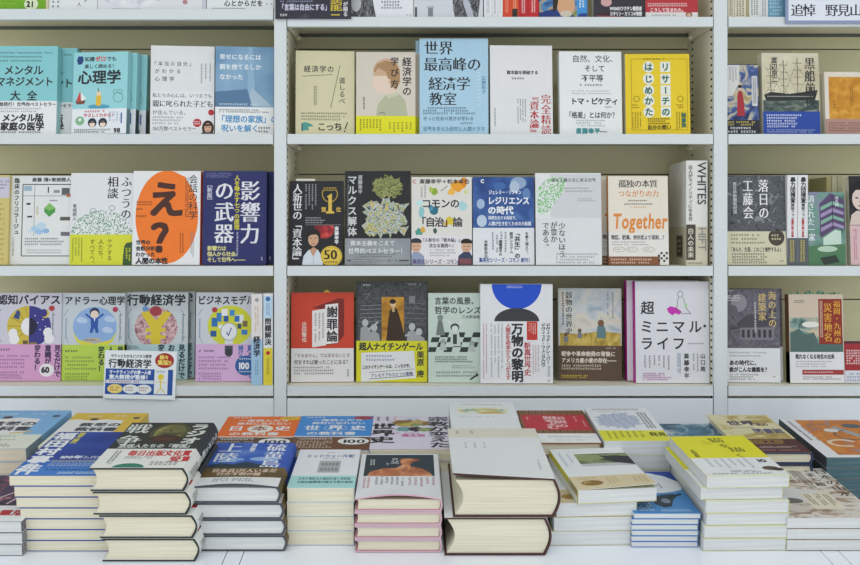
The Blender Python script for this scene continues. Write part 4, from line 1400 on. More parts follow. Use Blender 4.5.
def d(c):
    c.th('超', 641.5, 301, 14, INK, .012)
    for ch, x in zip('ミニマル', (640.5, 656.5, 673, 690)):
        c.th(ch, x, 320, 14, INK, .01, xs=.98)
    c.th('・', 700, 320, 13, INK)
    for ch, x in zip('ライフ', (640.5, 657, 673)):
        c.th(ch, x, 337, 14, INK, .01, xs=.98)
    c.bars(689, 343, 705, 345.5, 1, GR, gaps=False)
    c.poly([(668, 309), (672, 306.5), (678, 308), (683, 312), (681, 315), (676, 313.5), (674, 316), (670, 313)], '#c532b0')
    c.ring(682, 294.5, 2.8, 3.4, .5, '#5a5560'); c.line(680, 298, 678, 309, .5, '#5a5560'); c.line(685, 298, 687.5, 308, .5, '#5a5560')
    c.line(678, 309, 684, 314, .5, '#5a5560'); c.line(687.5, 308, 692, 313.5, .5, '#5a5560'); c.line(684, 314, 693, 314, .5, '#5a5560')
    c.poly([(686, 303), (689, 304), (688.5, 308), (686.5, 308)], '#a9d6a0')
    c.tv('山口周', 704.2, 354, 5.4, INK, .012, sp=1.2); c.tv('斎藤幸平', 687.6, 354, 5.6, INK, .014, sp=1.18)
    c.bars(693, 354, 701, 376, 2, GR, vert=True, fill=.3); c.bars(678, 354, 682, 376, 1, '#5a7d9c', vert=True, fill=.5)
    c.bars(643, 356, 672, 371, 6, '#77767f', vert=True, fill=.25)
    c.bars(643, 373.5, 668, 377.5, 1, '#a8459c', fill=.6); c.bars(643, 377.5, 674, 381.5, 1, '#b84aa6', fill=.6)
b = shelf_book('R3', 'paperback_book', 'white minimal-design paperback with magenta spine and seated outline figure', 636, 709.8, 281.5, T=25, s=22, lean=8, yaw=0, design=d, cover='#dcdde4', spine='L', spine_col='#c01f98', box=(636, 281.5, 711, 384), pages=PG_WHITE)
behind(b, 'magenta-spined copy behind the white minimal-design paperback', -12, .6)

HOUSE = art('grey_archive_photo', [(.3, '#3a3842'), (.45, '#6e6b76'), (.55, '#55525e'), (.7, '#8f8b94'), (.82, '#45424c')], 46, 'noise', 5, 1.0)
def d(c):
    c.rect(727, 290, 781, 349, HOUSE)
    c.poly([(738, 323), (748, 315), (768, 314), (777, 321), (777, 326), (738, 329)], '#4a4650'); c.rect(741, 328, 775, 340, '#7d7982')
    for k in range(6):
        c.rect(742.5 + k * 5.4, 330, 745.5 + k * 5.4, 338, '#3b3843')
    c.ell(740, 303, 8, 9, '#8d8993'); c.ell(733, 311, 6, 6, '#63606a')
    c.tv('海の上の', 773.5, 291, 9.2, '#d0b878', .014, m=True, xs=.9); c.tv('建築家', 763.5, 293, 9.4, '#d0b878', .014, m=True, xs=.9)
    c.bars(755, 302, 758, 332, 1, '#cfcbd2', vert=True, fill=.6, gaps=False)
    c.bars(728.5, 295, 742, 299.5, 1, '#dcdade', fill=.75); c.line(728.5, 300.5, 740, 300.5, .5, '#dcdade')
def ob(c):
    c.bars(729.5, 351.5, 768, 358, 2, '#8b8f98', fill=.35)
    c.th('あの時代に、', 729.5, 360.5, 5.4, INK, .03, w=30); c.th('誰がこんな建築を？', 729.5, 367.3, 5.4, INK, .03, w=40)
    c.bars(729.5, 374, 763, 381, 2, '#6e727b', fill=.45); c.bars(773, 376, 779, 378, 1, INK)
b = shelf_book('R3', 'paperback_book', 'grey archive-photo paperback with gold lettering and white lower band', 727.5, 780.7, 289.5, T=18, s=32, lean=10, yaw=-2, design=d, cover='#6a6771', obi=(348.5, '#dddfe4', ob), box=(727.5, 289.5, 780.7, 383), spine_col='#d5cf9a', spine='L')
behind(b, 'cream-edged copy at the right behind the grey archive-photo paperback', 13, 4)
COAST = art('teal_coast_woodcut', [(.3, '#35504f'), (.45, '#7f9d97'), (.58, '#c4b69d'), (.75, '#d6c6ad')], 26, 'noise', 4, .8, (1, 1, 2))
def d(c):
    c.rect(791, 294, 844, 324, '#cbbcaa')
    c.rect(791, 318, 844, 353, COAST)
    c.poly([(791, 334), (800, 329), (806, 336), (815, 333), (820, 345), (844, 343), (844, 353), (791, 353)], '#4f6a66')
    c.ell(812, 325, 9, 3, '#dfe0d8')
    c.rect(820, 299, 843.5, 345, '#8c2f22')
    c.tv('福岡・九州の', 838.5, 300.5, 7.4, '#dba43c', .02, m=True, xs=.98); c.tv('災害地名', 829.3, 303, 9.8, '#dba43c', .02, m=True, sp=1.02, xs=.9)
    c.bars(821.2, 301, 824.4, 338, 1, '#e3d5c2', vert=True, fill=.6, gaps=False)
    c.bars(795.5, 300, 808, 303.5, 1, '#55504a', fill=.75)
def ob(c):
    c.th('眠れなくなる地名の由来', 796, 355, 5.2, INK, .03, w=39)
    c.bars(796, 361.5, 838, 369, 3, '#858a93', fill=.35)
    c.rect(802.5, 371, 844, 376, '#a2383c'); c.bars(804, 372.3, 842, 374.8, 1, '#e6d0ce')
    c.bars(803, 377.5, 842, 381.5, 1, '#7a6a72', fill=.6)
b = shelf_book('R3', 'paperback_book', 'teal coast paperback with a dark red gold-lettered title block', 790.3, 844.7, 294.3, T=21, s=22, lean=10, yaw=0, design=d, cover='#cdbfae', spine='L', spine_col='#6a4a35', obi=(353, '#dfe0e4', ob), box=(790.3, 294.3, 844.7, 384.5))
rr = random.Random(4)
for k in range(16):
    m = MB()
    x = .006 + k * .0068
    h, t, w = rr.uniform(.002, .0085), rr.uniform(-.004, .004), rr.uniform(.003, .007)
    y = .003 + .0009 * k
    q = [(x, y, .165), (x + w, y, .165), (x + w + t, y, b['_h'] + h), (x + t, y, b['_h'] + h * rr.uniform(.5, 1))]
    m.face(q, ('#5f8a72', '#7fa58c', '#4a7560', '#8fae98')[k % 4])
    m.face([(a, b_ + .0003, c_) for a, b_, c_ in q[::-1]], ('#5f8a72', '#7fa58c', '#4a7560', '#8fae98')[k % 4])
    m.build('index_tab', b)
def d(c):
    c.rect(845, 344, 884, 372, '#a02c34'); c.bars(847, 350, 880, 366, 2, '#e6d5d6', fill=.55)
    c.rect(845, 372, 884, 386, '#d5d8e2'); c.bars(847, 374, 872, 384, 2, '#6f7f9c')
shelf_book('R3', 'paperback_book', 'low dark red and white paperback at the right edge of the lower shelf', 845.2, 884, 341, T=18, s=24, lean=12, design=d, cover='#5a2c34', box=(845.2, 341, 884, 385))

# promo card clipped to the shelf lip
def card(name, label, x0, y0, x1, y1, dd, design, colr, tilt=0.0, lean=4, t=.0012, cat='card'):
    r = empty(name, label, cat)
    p = at(x0, y1, dd)
    W, H = (x1 - x0) * dd / FPX / 1000, (y1 - y0) * dd / FPX / 1000
    m = MB()
    m.box(0, W, 0, t, 0, H, colr)
    cv = Canvas(m, (x0, y0, x1, y1), W, H, lambda u, w, l: (u, -l, w), 2e-5)
    design(cv)
    m.build('printed_sheet', r)
    set_m(r, Matrix.Translation(p) @ Matrix.Rotation(math.radians(tilt), 4, 'Y') @ Matrix.Rotation(math.radians(-lean), 4, 'X'))
    c = MB()
    c.box(W * .42, W * .58, t, t + .003, H * .1, H * .28, '#c9d0d2')
    c.build('clip', r)
    return r
def d(c):
    c.th('ザクッとわかるビジネス教養', 109, 354, 3.6, INK, .02, w=41)
    c.th('行動経済学', 107, 358.5, 9.2, INK, .02, w=43)
    c.rect(104.5, 368.5, 172, 394, '#26509e')
    c.ell(163, 359.5, 9.5, 7.5, '#a5302c'); c.th('続々', 158, 354, 4.6, '#e8d36a', .03); c.th('重版!!', 156, 359, 5, '#e8d36a', .03, w=14)
    c.th('マーケティングの第一人者', 108, 369.7, 4.2, '#e6ecf4', .03, w=42); c.th('東大教授が監修！', 108, 374.2, 4.8, '#e6ecf4', .03, w=42)
    c.rect(105, 379.6, 153, 383, '#cdd9e8'); c.bars(106, 380, 150, 382.8, 1, '#a5302c')
    for x, k in ((114.5, '#e8d27c'), (130, '#dfe5e6'), (143.5, '#dfe5e6')):
        c.ell(x, 388.5, 7.6, 4.6, k); c.bars(x - 5, 386, x + 5, 391, 2, '#a55a3c', fill=.45)
    c.rect(153.5, 368, 167, 393, '#dfe6ec'); c.bars(155, 369.5, 166, 372, 1, '#4a6a9c')
    c.ell(160, 376, 3, 3, '#e2c93a'); c.line(160, 379, 160, 387, 1.2, '#e2c93a'); c.line(155, 381, 165, 381, .8, '#e2c93a'); c.line(160, 387, 156, 392, .9, '#e2c93a'); c.line(160, 387, 164.5, 392, .9, '#e2c93a')
card('promo_card', 'small blue and white promo card clipped to the lower shelf edge', 103, 350.3, 175, 398.3, SHD - 6, d, '#e3e9ee', tilt=1.3)
def d(c):
    c.th('「言葉は自由にする」', 279, 3.6, 7, '#c9cbe0', .02, w=51)
    c.bars(280, 0, 326, 3, 1, '#8f92b0'); c.bars(280, 13.6, 288, 16.6, 1, '#d6d8de', fill=.7)
    c.th('龍', 330, -1, 12.5, '#c9b23c', .03, m=True); c.line(331, 14.8, 340, 14.8, 1.2, '#c9b23c')
    c.tv('が語る', 345.5, 1.5, 5, '#dcdde2', .012)
    c.poly([(279, 18.4), (300, 17.8), (306, 13), (310, 18.4)], '#454752')
card('promo_card', 'dark promo card with white and yellow lettering hanging at the top shelf edge', 275.3, -26, 351.3, 18.8, SHD - 6, d, '#2f303d', lean=0)
def d(c):
    c.rect(788.5, -24, 905, 20.4, '#dfe4f0')
    c.th('追悼', 790.6, 3.6, 13.2, '#23262e', .014, m=True, sp=.92)
    c.th('野見山', 825, 3.6, 13.2, '#23262e', .014, m=True, sp=.92)
card('shelf_sign', 'white sign with blue border and large black lettering on the top right shelf', 785.5, -27, 908, 23.3, SHD - 6, d, '#8c98ba', lean=0, cat='sign')

# ================================================================== top shelf (only the feet of its books are in the photo)
BZ['R0L'] = 456.0
def d(c):
    c.ell(31, 3.5, 7, 5.5, '#dfe6c8'); c.th('21', 26.3, -.5, 7.5, '#2c3a20', .04)
    c.bars(-8, 2, 20, 7, 1, '#8fbf3a')
shelf_book('R0L', 'paperback_book', 'bright green book with white number badge on the top shelf at left', -20, 45.3, -75, T=18, s=14, H=188, design=d, cover='#6fa823', box=(-20, -75, 45.3, 9))
spine_book('R0L', 'paperback_book', 'thin cream spine beside the green book on the top shelf', 45.6, 48.6, -70, s=16, H=180, cover='#d9cbb0')
def d(c):
    for i in range(4):
        for j in range(2):
            c.rect(52 + j * 5, -8 + i * 4.2, 54 + j * 5, -6 + i * 4.2, '#8d949c')
    c.tv('人', 79, 1.6, 4, INK); c.tv('マ', 85, -1.2, 3.6, INK)
shelf_book('R0L', 'paperback_book', 'white book with small grey squares on the top shelf', 49, 97, -75, T=18, s=14, H=188, design=d, cover='#dfe3e6', box=(49, -75, 97, 9), pages=PG_WHITE)
FUR = art('soft_white_fur', [(.35, '#b9bcc8'), (.55, '#dadde6'), (.7, '#e4e6ec')], 30, 'noise', 4, .8)
def d(c):
    c.ell(132, -12, 34, 19.5, FUR); c.line(112, 8, 142, 8.2, .9, '#8d8a92'); c.ell(185, 1, 2.6, 2.4, '#b5808a'); c.rect(202, -10, 206, 8, '#c3c7d4')
shelf_book('R0L', 'paperback_book', 'pale book with a soft white fur picture on the top shelf', 97.5, 206, -110, T=20, s=14, H=245, design=d, cover='#dadde4', box=(97.5, -110, 206, 9), pages=PG_WHITE)
def d(c):
    c.th('心とからだを', 224, -.5, 6.2, INK, .02, sp=1.06); c.bars(266, 2, 274, 5, 1, GR)
    c.bars(212, 6.8, 246, 12, 1, INK, fill=.7, gaps=False)
shelf_book('R0L', 'paperback_book', 'white book with black horizontal lettering on the top shelf beside the left upright', 206.7, 273.5, -80, T=18, s=14, H=195, design=d, cover='#dfe4e8', box=(206.7, -80, 273.5, 9), pages=PG_WHITE)
HAIR = art('grey_portrait_photo', [(.3, '#1f2126'), (.5, '#4a4c52'), (.68, '#9a9ca0')], 80, 'noise', 4, 1.4, (3, 1, 1))
def d(c):
    c.poly([(351, -20), (366, -20), (373, 0), (376, 17), (351, 17)], HAIR); c.ell(356, 2, 5, 9, '#b9bcc0')
    c.bars(381, -4, 404, 8.5, 3, '#5d6168', fill=.5); c.bars(407, 13.4, 411, 15.4, 1, INK)
shelf_book('R0', 'paperback_book', 'white book with a grey portrait beside the dark promo card on the top shelf', 343, 413.3, -85, T=20, s=12, H=200, design=d, cover='#dfe2ea', box=(343, -85, 413.3, 17), pages=PG_WHITE)
def d(c):
    c.poly([(452, -20), (453, 8), (455, 17), (478, 17), (480, 0), (484, -20)], HAIR); c.poly([(464, -10), (470, 2), (474, 17), (468, 17), (463, 2)], '#b3b8c6')
    c.rect(428, 6, 433, 16, '#7d838a'); c.rect(427, 5, 434, 7, '#a9aeb4'); c.line(416, 6, 416, 17, 2.2, '#4a4d54')
shelf_book('R0', 'paperback_book', 'pale grey book with a dark-haired figure photo on the top shelf', 414, 483, -85, T=20, s=12, H=200, design=d, cover='#cdd1da', box=(414, -85, 483, 17), pages=PG_WHITE)
def plain_sp(x0, x1, colr, ink, mark=None):
    def d(c):
        c.bars(x0 + (x1 - x0) * .28, -70, x1 - (x1 - x0) * .28, 12, 1, ink, vert=True, fill=.75, gaps=False)
        if mark:
            c.rect(x0 + 1, 7, x1 - 1, 16.5, mark)
    return d
W_ = '#dfe2e8'
for k, (x0, x1, colr, ink, mark, lab) in enumerate((
        (484, 492, W_, '#8d93a0', None, 'leftmost of three white spines beside the pale grey photo book, top shelf'),
        (492.2, 497.8, W_, '#7c828e', None, 'middle of three white spines beside the pale grey photo book, top shelf'),
        (498, 502.6, '#e3e6ea', '#a9aeb8', None, 'rightmost of three white spines, touching the orange-red spine, top shelf'),
        (502.9, 511, '#d2482c', '#e3a08c', None, 'orange-red spine next to the white spines on the top shelf'),
        (511.2, 518.6, '#d6562c', '#e8b49a', '#33282a', 'orange spine with a black foot label on the top shelf'),
        (518.8, 528.2, '#b8242c', '#e6d0d0', None, 'left of two crimson spines on the top shelf'),
        (528.4, 538.6, '#c02630', '#e6d0d0', None, 'right of two crimson spines, beside the painted portrait book, top shelf'))):
    spine_book('R0', 'paperback_book', lab, x0, x1, -80, s=14, H=190, cover=colr, design=plain_sp(x0, x1, colr, ink, mark), box=(x0, -80, x1, 17), group='spines in the middle of the top shelf', pages=PG_WHITE)
PORT = art('loose_painted_portrait', [(.3, '#2a4f8c'), (.45, '#4f86b5'), (.55, '#b39a6a'), (.7, '#6a8a4f')], 40, 'noise', 3, 1.2)
def d(c):
    c.rect(539, -60, 577, 17, PORT); c.poly([(539, 12), (552, 8), (566, 10), (577, 17), (539, 17)], '#1f3a7c')
    c.ell(566, 4, 9, 12, '#d0a27c'); c.ell(566, 13, 6, 3.4, '#cfc5b8'); c.poly([(553, -4), (560, -12), (557, 8), (553, 12)], '#2a2320')
    c.rect(577, -60, 587, 17, '#3f8fd0'); c.bars(579, -50, 585, 8, 1, '#dfe8f0', vert=True, fill=.7, gaps=False); c.poly([(577, 17), (579, 13), (587, 12), (587, 17)], '#23408c')
shelf_book('R0', 'paperback_book', 'book with a painted blue portrait and bright blue strip on the top shelf', 539.3, 587.5, -70, T=18, s=14, H=175, design=d, cover='#4f7fb0', box=(539.3, -70, 587.5, 17))
def d(c):
    c.ell(606.5, 1, 5.5, 4.6, '#c9a0a0'); c.poly([(596, 17), (600, 13), (607, 10), (614, 13), (618, 17)], '#3a2530')
    c.th('WRMのワクチン開発者', 610, 5.4, 4.6, '#dfe0e4', .03, w=32); c.th('カタリン・カリコの物語', 610, 10.6, 4.6, '#dfe0e4', .03, w=32)
    c.line(596, 15, 624, 16.4, .8, '#a5404a')
shelf_book('R0', 'paperback_book', 'near-black book with two lines of white lettering on the top shelf', 593.6, 644.6, -70, T=18, s=14, H=180, design=d, cover='#33303a', box=(593.6, -70, 644.6, 17))
def d(c):
    c.bars(648, 2, 688, 6, 1, '#e8d3d3', fill=.6, gaps=False); c.th('こうして生まれた。', 650, 7, 4.4, '#e8d3d3', .03, w=36)
def ob(c):
    c.bars(652, 13.2, 684, 16, 1, GR); c.ell(689, 13.6, 3.4, 2.8, '#8a5a4c'); c.ell(689, 14.2, 2, 2, '#d6b09a')
shelf_book('R0', 'paperback_book', 'red book with thin white foot band on the top shelf, by the right upright', 645.6, 698, -70, T=18, s=14, H=180, design=d, cover='#b4333c', obi=(11.6, '#e0dde0', ob), box=(645.6, -70, 698, 17))
def cream_sp(x0, x1, t):
    def d(c):
        c.bars(x0 + 1.5, -6, x1 - 1.5, 15, 1, '#4a4a44', vert=True, fill=.55, gaps=False)
    return d
for k, (x0, x1, colr, t, lab) in enumerate((
        (728, 734.4, '#d3cdb8', '飯島耕一', 'first cream spine from the right upright on the top right shelf'),
        (734.8, 746, '#d8d1bc', '吉増剛造', 'second cream spine from the right upright on the top right shelf'),
        (746.3, 749, '#a9a27c', '', 'thin olive spine on the top right shelf'),
        (749.3, 760, '#dde0df', '芸術', 'first white spine on the top right shelf, beside the thin olive spine'),
        (760.3, 767.8, '#dde1e2', '学芸', 'second white spine on the top right shelf, beside the blue book'))):
    spine_book('R0', 'paperback_book', lab, x0, x1, -80, s=14, H=190, cover=colr, design=cream_sp(x0, x1, t) if t else None, box=(x0, -80, x1, 17), group='spines on the top right shelf')
def d(c):
    c.bars(770, -20, 783, 15, 5, '#bcd6e2', fill=.4)
shelf_book('R0', 'paperback_book', 'sky blue book half hidden by the blue-bordered sign on the top right shelf', 768.2, 810, -70, T=16, s=14, H=180, design=d, cover='#6fa3be', box=(768.2, -70, 810, 17))

# ================================================================== piles on the table
def pile(name, desc, toplabel, base_y, top_y, rear_y, pxl, pxr, n=None, ds=None, group=None, asp=1.47, **kw):
    """pxl: left edges bottom to top; pxr: right edge of the bottom copy (spine included)"""
    s0 = deck_s(0, base_y)
    N = len(pxl)
    ds = ds or [0] * N
    nt = deck_n(s0 + ds[-1], top_y)
    Wo = deck_x(s0, 0, pxr) - deck_x(s0, 0, pxl[0])
    W = Wo - 1000 * kw.get('rnd', 0)
    H = min(deck_s(nt, rear_y) - s0 - ds[-1], Wo * asp)
    xs = [deck_x(s0 + ds[i], nt * (i + .5) / N, pxl[i]) for i in range(N)]
    print('PILE', toplabel[:30], 's0 %.0f n %.0f H %.0f W %.0f T %.1f' % (s0, nt, H, W, nt / N))
    return stack(name, desc, toplabel, s0, nt, xs, W, H, group, ds=ds, **kw)
def rear_pile(name, desc, toplabel, rear_y, xl, xr, N, s0=None, H=188, front_y=None, group=None, dx=None, **kw):
    """pile of the back row; xl..xr = far edge of its top cover"""
    if s0 is None:
        lo, hi = 0.0, 400.0
        for _ in range(40):
            m_ = (lo + hi) / 2
            if proj(deck_pt(0, m_, deck_n(m_ + H, rear_y)))[1] > front_y:
                lo = m_
            else:
                hi = m_
        s0 = lo
    nt = deck_n(s0 + H, rear_y)
    x0, x1 = deck_x(s0 + H, nt, xl), deck_x(s0 + H, nt, xr)
    W = x1 - x0 - 1000 * kw.get('rnd', 0)
    print('REAR', toplabel[:30], 's0 %.0f n %.0f W %.0f front %.0f' % (s0, nt, W, proj(deck_pt(0, s0, nt))[1]))
    dx = dx or [0] * N
    return stack(name, desc, toplabel, s0, nt, [x0 + v for v in dx], W, H, group, **kw)

# ---- front row, left to right
PURP = art('purple_red_abstract', [(.3, '#2a2438'), (.48, '#4a3a5c'), (.58, '#8a4a5a'), (.72, '#c9a9b0')], 34, 'noise', 3, 1.4)
def d(c):
    c.rect(0, 0, 100, 100, PURP)
    c.line(30, 95, 60, 50, 3, '#c9b4bc'); c.line(60, 95, 75, 40, 3, '#c9b4bc')
def ob(c):
    c.th('重版', 62, 113, 17, RED, .03); c.bars(8, 108, 50, 142, 4, '#8a8d94', vert=True)
pile('paperback_book', 'purple abstract paperback at the far left of the table', 'purple abstract paperback with white lower band, topping the pile cut by the left edge', 556, 521.5, 473, [-62, -62, -63], 22.5, group='purple abstract paperbacks at the left end', design=d, cover='#3a3048', obi=(100, WH, ob), pages=PG_WHITE)

DEEPB = art('deep_blue_wash', [(.3, '#142a78'), (.5, '#1d3c98'), (.7, '#2b56b0')], 10, 'noise', 2, .3)
def d(c):
    c.rect(0, 0, 100, 147, DEEPB)
    c.rect(0, 100, 100, 147, '#2f6cc0')
    c.tv('福田村事件', 14, 3, 26, '#e3e7ee', .03, sp=1.04)
    c.tv('関東大震災', 32, 3, 8, '#d8cf4a', .02)
    c.th('100年', 34, 84, 11, '#dde5f0', .03); c.bars(62, 86, 98, 95, 1, '#dde5f0', fill=.8)
    c.bars(30, 99, 98, 108, 1, '#c9c08a', fill=.7); c.bars(30, 110, 98, 120, 1, '#b9c6d8', fill=.7)
def ob(c):
    c.bars(32, 127, 98, 133, 1, '#16325f', fill=.7); c.bars(50, 136, 98, 143, 1, '#dfe8f4', fill=.6)
    c.th('件', 1, 118.5, 26, '#e3e7ee', .03)
pile('paperback_book', 'cream-paged copy of the deep blue paperback', 'deep blue paperback with white slanting title along its left side, on top of its pile', 551.5, 475.5, 424, [25, 23, 21, 20, 16, 14, 9], 116, group='deep blue paperbacks in the front row', design=d, cover='#1d3c98', obi=(122, '#3c7ccc', ob))

GLOW = art('yellow_green_glow', [(.35, '#3d4434'), (.5, '#6f7040'), (.62, '#9a9658'), (.75, '#55563a')], 22, 'noise', 2, .5)
def d(c):
    c.ell(56, 35, 23, 33, '#4a4c34'); c.ell(56, 35, 18, 28, GLOW); c.ell(56, 56, 19, 12, '#3d2a20'); c.ell(55, 57, 12, 6, '#523428'); c.line(56, 26, 56, 33, 2, '#23251c'); c.ell(52, 41, 2, 1.5, '#23251c')
    c.tv('戦争', 15, 5, 34, '#d5dcd8', .02, m=True, sp=1.15, xs=.85)
    c.tv('ラジオ', 87, 5, 23, '#d5dcd8', .03, sp=1.0)
    c.th('放送人たちの「報国」', 10, 74, 13, '#cfd6d2', .02, w=86)
def ob(c):
    c.th('毎日出版文化賞', 28, 95, 17, '#c0343c', .03, w=70); c.th('受賞', 78, 113, 16, '#c0343c', .03, xs=.8)
    c.bars(28, 113, 66, 121, 1, '#6a7076', fill=.6); c.bars(12, 96, 20, 140, 1, '#4a5056', vert=True, fill=.8)
    c.ell(40, 146, 17, 12, '#2f7a66', 0, 180); c.bars(60, 128, 96, 140, 2, '#6a7076', fill=.5)
def spd(c):
    c.tv('ラジオと戦争', 50, 8, 38, '#cfd6d2', .03, sp=1.0, xs=.55)
    c.bars(30, 95, 70, 140, 1, '#4a5056', vert=True, fill=.7)
spd_box = (0, 0, 100, 147 * 2)
pile('hardcover_book', 'thick rounded copy of the radio war history hardcover', 'thick black hardcover with white war title and red award lettering, on top of its pile', 562, 468, 422.5, [102, 99.5, 93, 90], 199.5, group='thick black hardcovers in the front row', hard=True, rnd=.007, edge='#2f3736', design=d, cover='#2d3231', spine_col='#2d3540',
     obi=(90, '#dfe2df', ob), spine_design=((0, 0, 100, 400), lambda c: (c.tv('ラジオと戦争', 50, 20, 40, '#cfd6d2', .03, sp=1.05, xs=1.0), c.bars(30, 285, 70, 390, 1, '#4a5056', vert=True, fill=.7))))

SKYB = art('blue_sky_gradient', [(.3, '#2549a8'), (.5, '#3560bd'), (.7, '#6a94d6')], 9, 'noise', 2, .3)
SOIL = art('brown_soil', [(.3, '#4a3c22'), (.6, '#6b5832')], 50)
def d(c):
    c.rect(0, 0, 100, 90, SKYB)
    c.ell(70, 58, 18, 7, '#8fb2e0'); c.ell(30, 60, 16, 6, '#7fa6da')
    c.poly([(0, 90), (8, 78), (20, 72), (34, 76), (50, 68), (64, 74), (80, 82), (100, 90)], '#2a3a48')
    c.tv('上陸', 22, 1, 34, '#e0e6f0', .012, m=True, sp=1.02, xs=.9)
    c.tv('硫黄島', 80, 4, 28, '#e0e6f0', .02, m=True, sp=1.0, xs=.95)
    c.tv('酒井聡平', 50, 4, 7.5, '#e0e6f0', .02)
def ob(c):
    c.th('日本兵1万人いまだ', 14, 91, 12.5, '#dcc7b4', .02, w=78); c.th('行方不明の謎', 22, 103.5, 11, '#dcc7b4', .02, w=52)
    c.rect(0, 120, 100, 147, '#dfe2e6'); c.bars(22, 124, 80, 137, 2, '#5d6270', fill=.5)
pile('hardcover_book', 'grey-boarded copy of the island landing hardcover', 'blue sky hardcover with white island title over a brown and white band, topping its pile', 551.5, 487, 437, [197.5, 196, 194, 190.5], 287, group='island landing hardcovers in the front row', hard=True, rnd=.004, edge='#454b55', design=d, cover='#2f57b5', obi=(88, SOIL, ob), pages=PG_WHITE,
     topkw=dict(lift=lambda fx, fz: .005 * max(0, 1 - fz / .4) ** 2 * math.sin(min(1, max(0, fx)) * math.pi)))

def d(c):
    c.th('ミッドウェー海戦', 14, 21, 13.5, '#4a5a9a', .012, w=78)
    c.bars(46, 10, 66, 16, 1, GR); c.bars(42, 37, 72, 42, 1, GR, fill=.7)
    c.rect(38, 47, 72, 92, '#a9aeb2')
    for i in range(5):
        c.ell(44 + i * 5.6, 60, 2.2, 5, '#7d8388'); c.ell(44 + i * 5.6, 80, 2.2, 6, '#868c90')
def ob(c):
    c.th('日本海軍敗北の真相を描く決定版', 12, 110, 9, '#3a5a62', .012, w=80); c.th('元戦史編纂官が語る海戦の実相', 12, 122, 9, '#3a5a62', .012, w=84)
pile('paperback_book', 'cream paper-edged copy of the small naval battle book', 'small white book with pale teal lower band, on top of its cream pile', 545.5, 488, 449.5, asp=1.72, pxl=[287, 287, 286.6, 287], pxr=354, group='naval battle books in the front row', design=d, cover='#dfe3ea', obi=(104, '#a5d6d6', ob), pages=PG_CREAM)

SKIN = art('painted_orange_figure', [(.3, '#8a4a34'), (.5, '#c07a55'), (.66, '#d9a680'), (.8, '#b35a44')], 40, 'noise', 3, .8)
def d(c):
    c.rect(6, 3, 94, 78, '#2f3d48')
    c.poly([(10, 78), (14, 62), (30, 52), (46, 50), (53, 40), (50, 26), (52, 18), (62, 16), (72, 19), (77, 21), (72, 26), (66, 30), (63, 44), (78, 52), (88, 66), (92, 78)], SKIN)
    c.tv('父', 44, 24, 12, '#c9ced2', .012); c.tv('の', 44, 14, 9, '#c9ced2', .012); c.bars(12, 20, 19, 42, 1, '#d5dade', vert=True, fill=.8, gaps=False); c.bars(33, 26, 37, 40, 1, '#d5dade', vert=True, fill=.7)
def ob(c):
    c.bars(6, 82, 16, 122, 2, '#b0606c', vert=True, fill=.45); c.bars(20, 80, 58, 112, 4, '#6a6e78', vert=True, fill=.4); c.bars(60, 82, 96, 116, 4, '#a5707c', vert=True, fill=.35)
pile('hardcover_book', 'thin pink-edged copy of the white-bordered hardcover', 'white-bordered hardcover with orange bird-headed figure on dark teal, on top of its pile', 553, 498.5, 450, [355, 354.6, 354.6, 355], 442, group='pink-edged hardcovers in the front row', hard=True, rnd=.002, edge='#c9a5b3', design=d, cover='#dfe2e8', obi=(78, '#dfe2e8', ob), inner='#b9848f',
     topkw=dict(lift=lambda fx, fz: .007 * max(0, 1 - fz / .45) ** 3 * math.sin(min(1, max(0, fx)) * math.pi)))

def d(c):
    c.bars(8, 8, 14, 20, 1, '#8d8f8c', vert=True, fill=.6); c.bars(24, 8, 30, 20, 1, '#8d8f8c', vert=True, fill=.6)
def ob(c):
    for x in (16, 26, 36):
        c.bars(x, 46, x + 4, 66, 1, '#a3a9b0', vert=True, fill=.6)
    c.bars(88, 96, 92, 135, 1, '#a3a9b0', vert=True, fill=.6)
pile('hardcover_book', 'huge cream-paged hardcover with dark brown boards', 'huge thick hardcover in beige with a plain white wrapper, on top of an equal one', 556, 479, 426.5, [444.5, 453], 551.5, group='huge hardcovers in the front row', hard=True, rnd=.009, edge='#4a302e', design=d, cover='#d5d2c6', inner='#4a302e', obi=(30, '#dcdfe2', ob), concave=.012,
     topkw=dict(lift=lambda fx, fz: .009 * max(0, 1 - fz / .6) ** 2 * (1 - min(1, max(0, fx)))))

POND = art('dark_garden_photo', [(.3, '#23262a'), (.48, '#4f5a3c'), (.6, '#8d9a72'), (.75, '#30343a')], 24, 'noise', 4, .8, (1, 1, 2))
def d(c):
    c.rect(28, 22, 100, 68, '#b9c0c4'); c.rect(28, 22, 100, 58, POND); c.poly([(28, 22), (62, 26), (66, 40), (40, 50), (28, 46)], '#8a9a6c'); c.poly([(60, 30), (100, 34), (100, 66), (76, 56)], '#2c2f36')
    c.bars(6, 16, 12, 76, 1, '#9fb0d0', vert=True, fill=.6); c.bars(17, 20, 22, 66, 1, '#9fb0d0', vert=True, fill=.5)
def ob(c):
    c.ell(24, 127, 14, 9, '#8a6a34'); c.ring(24, 127, 11, 7, 1.2, '#c9a95c'); c.bars(17, 124, 31, 130, 2, '#c9a95c', gaps=False)
    c.bars(44, 110, 60, 138, 3, '#b39a6a', vert=True, fill=.35); c.bars(8, 108, 36, 116, 1, '#b39a6a'); c.bars(78, 112, 96, 138, 3, '#b39a6a', vert=True, fill=.35)
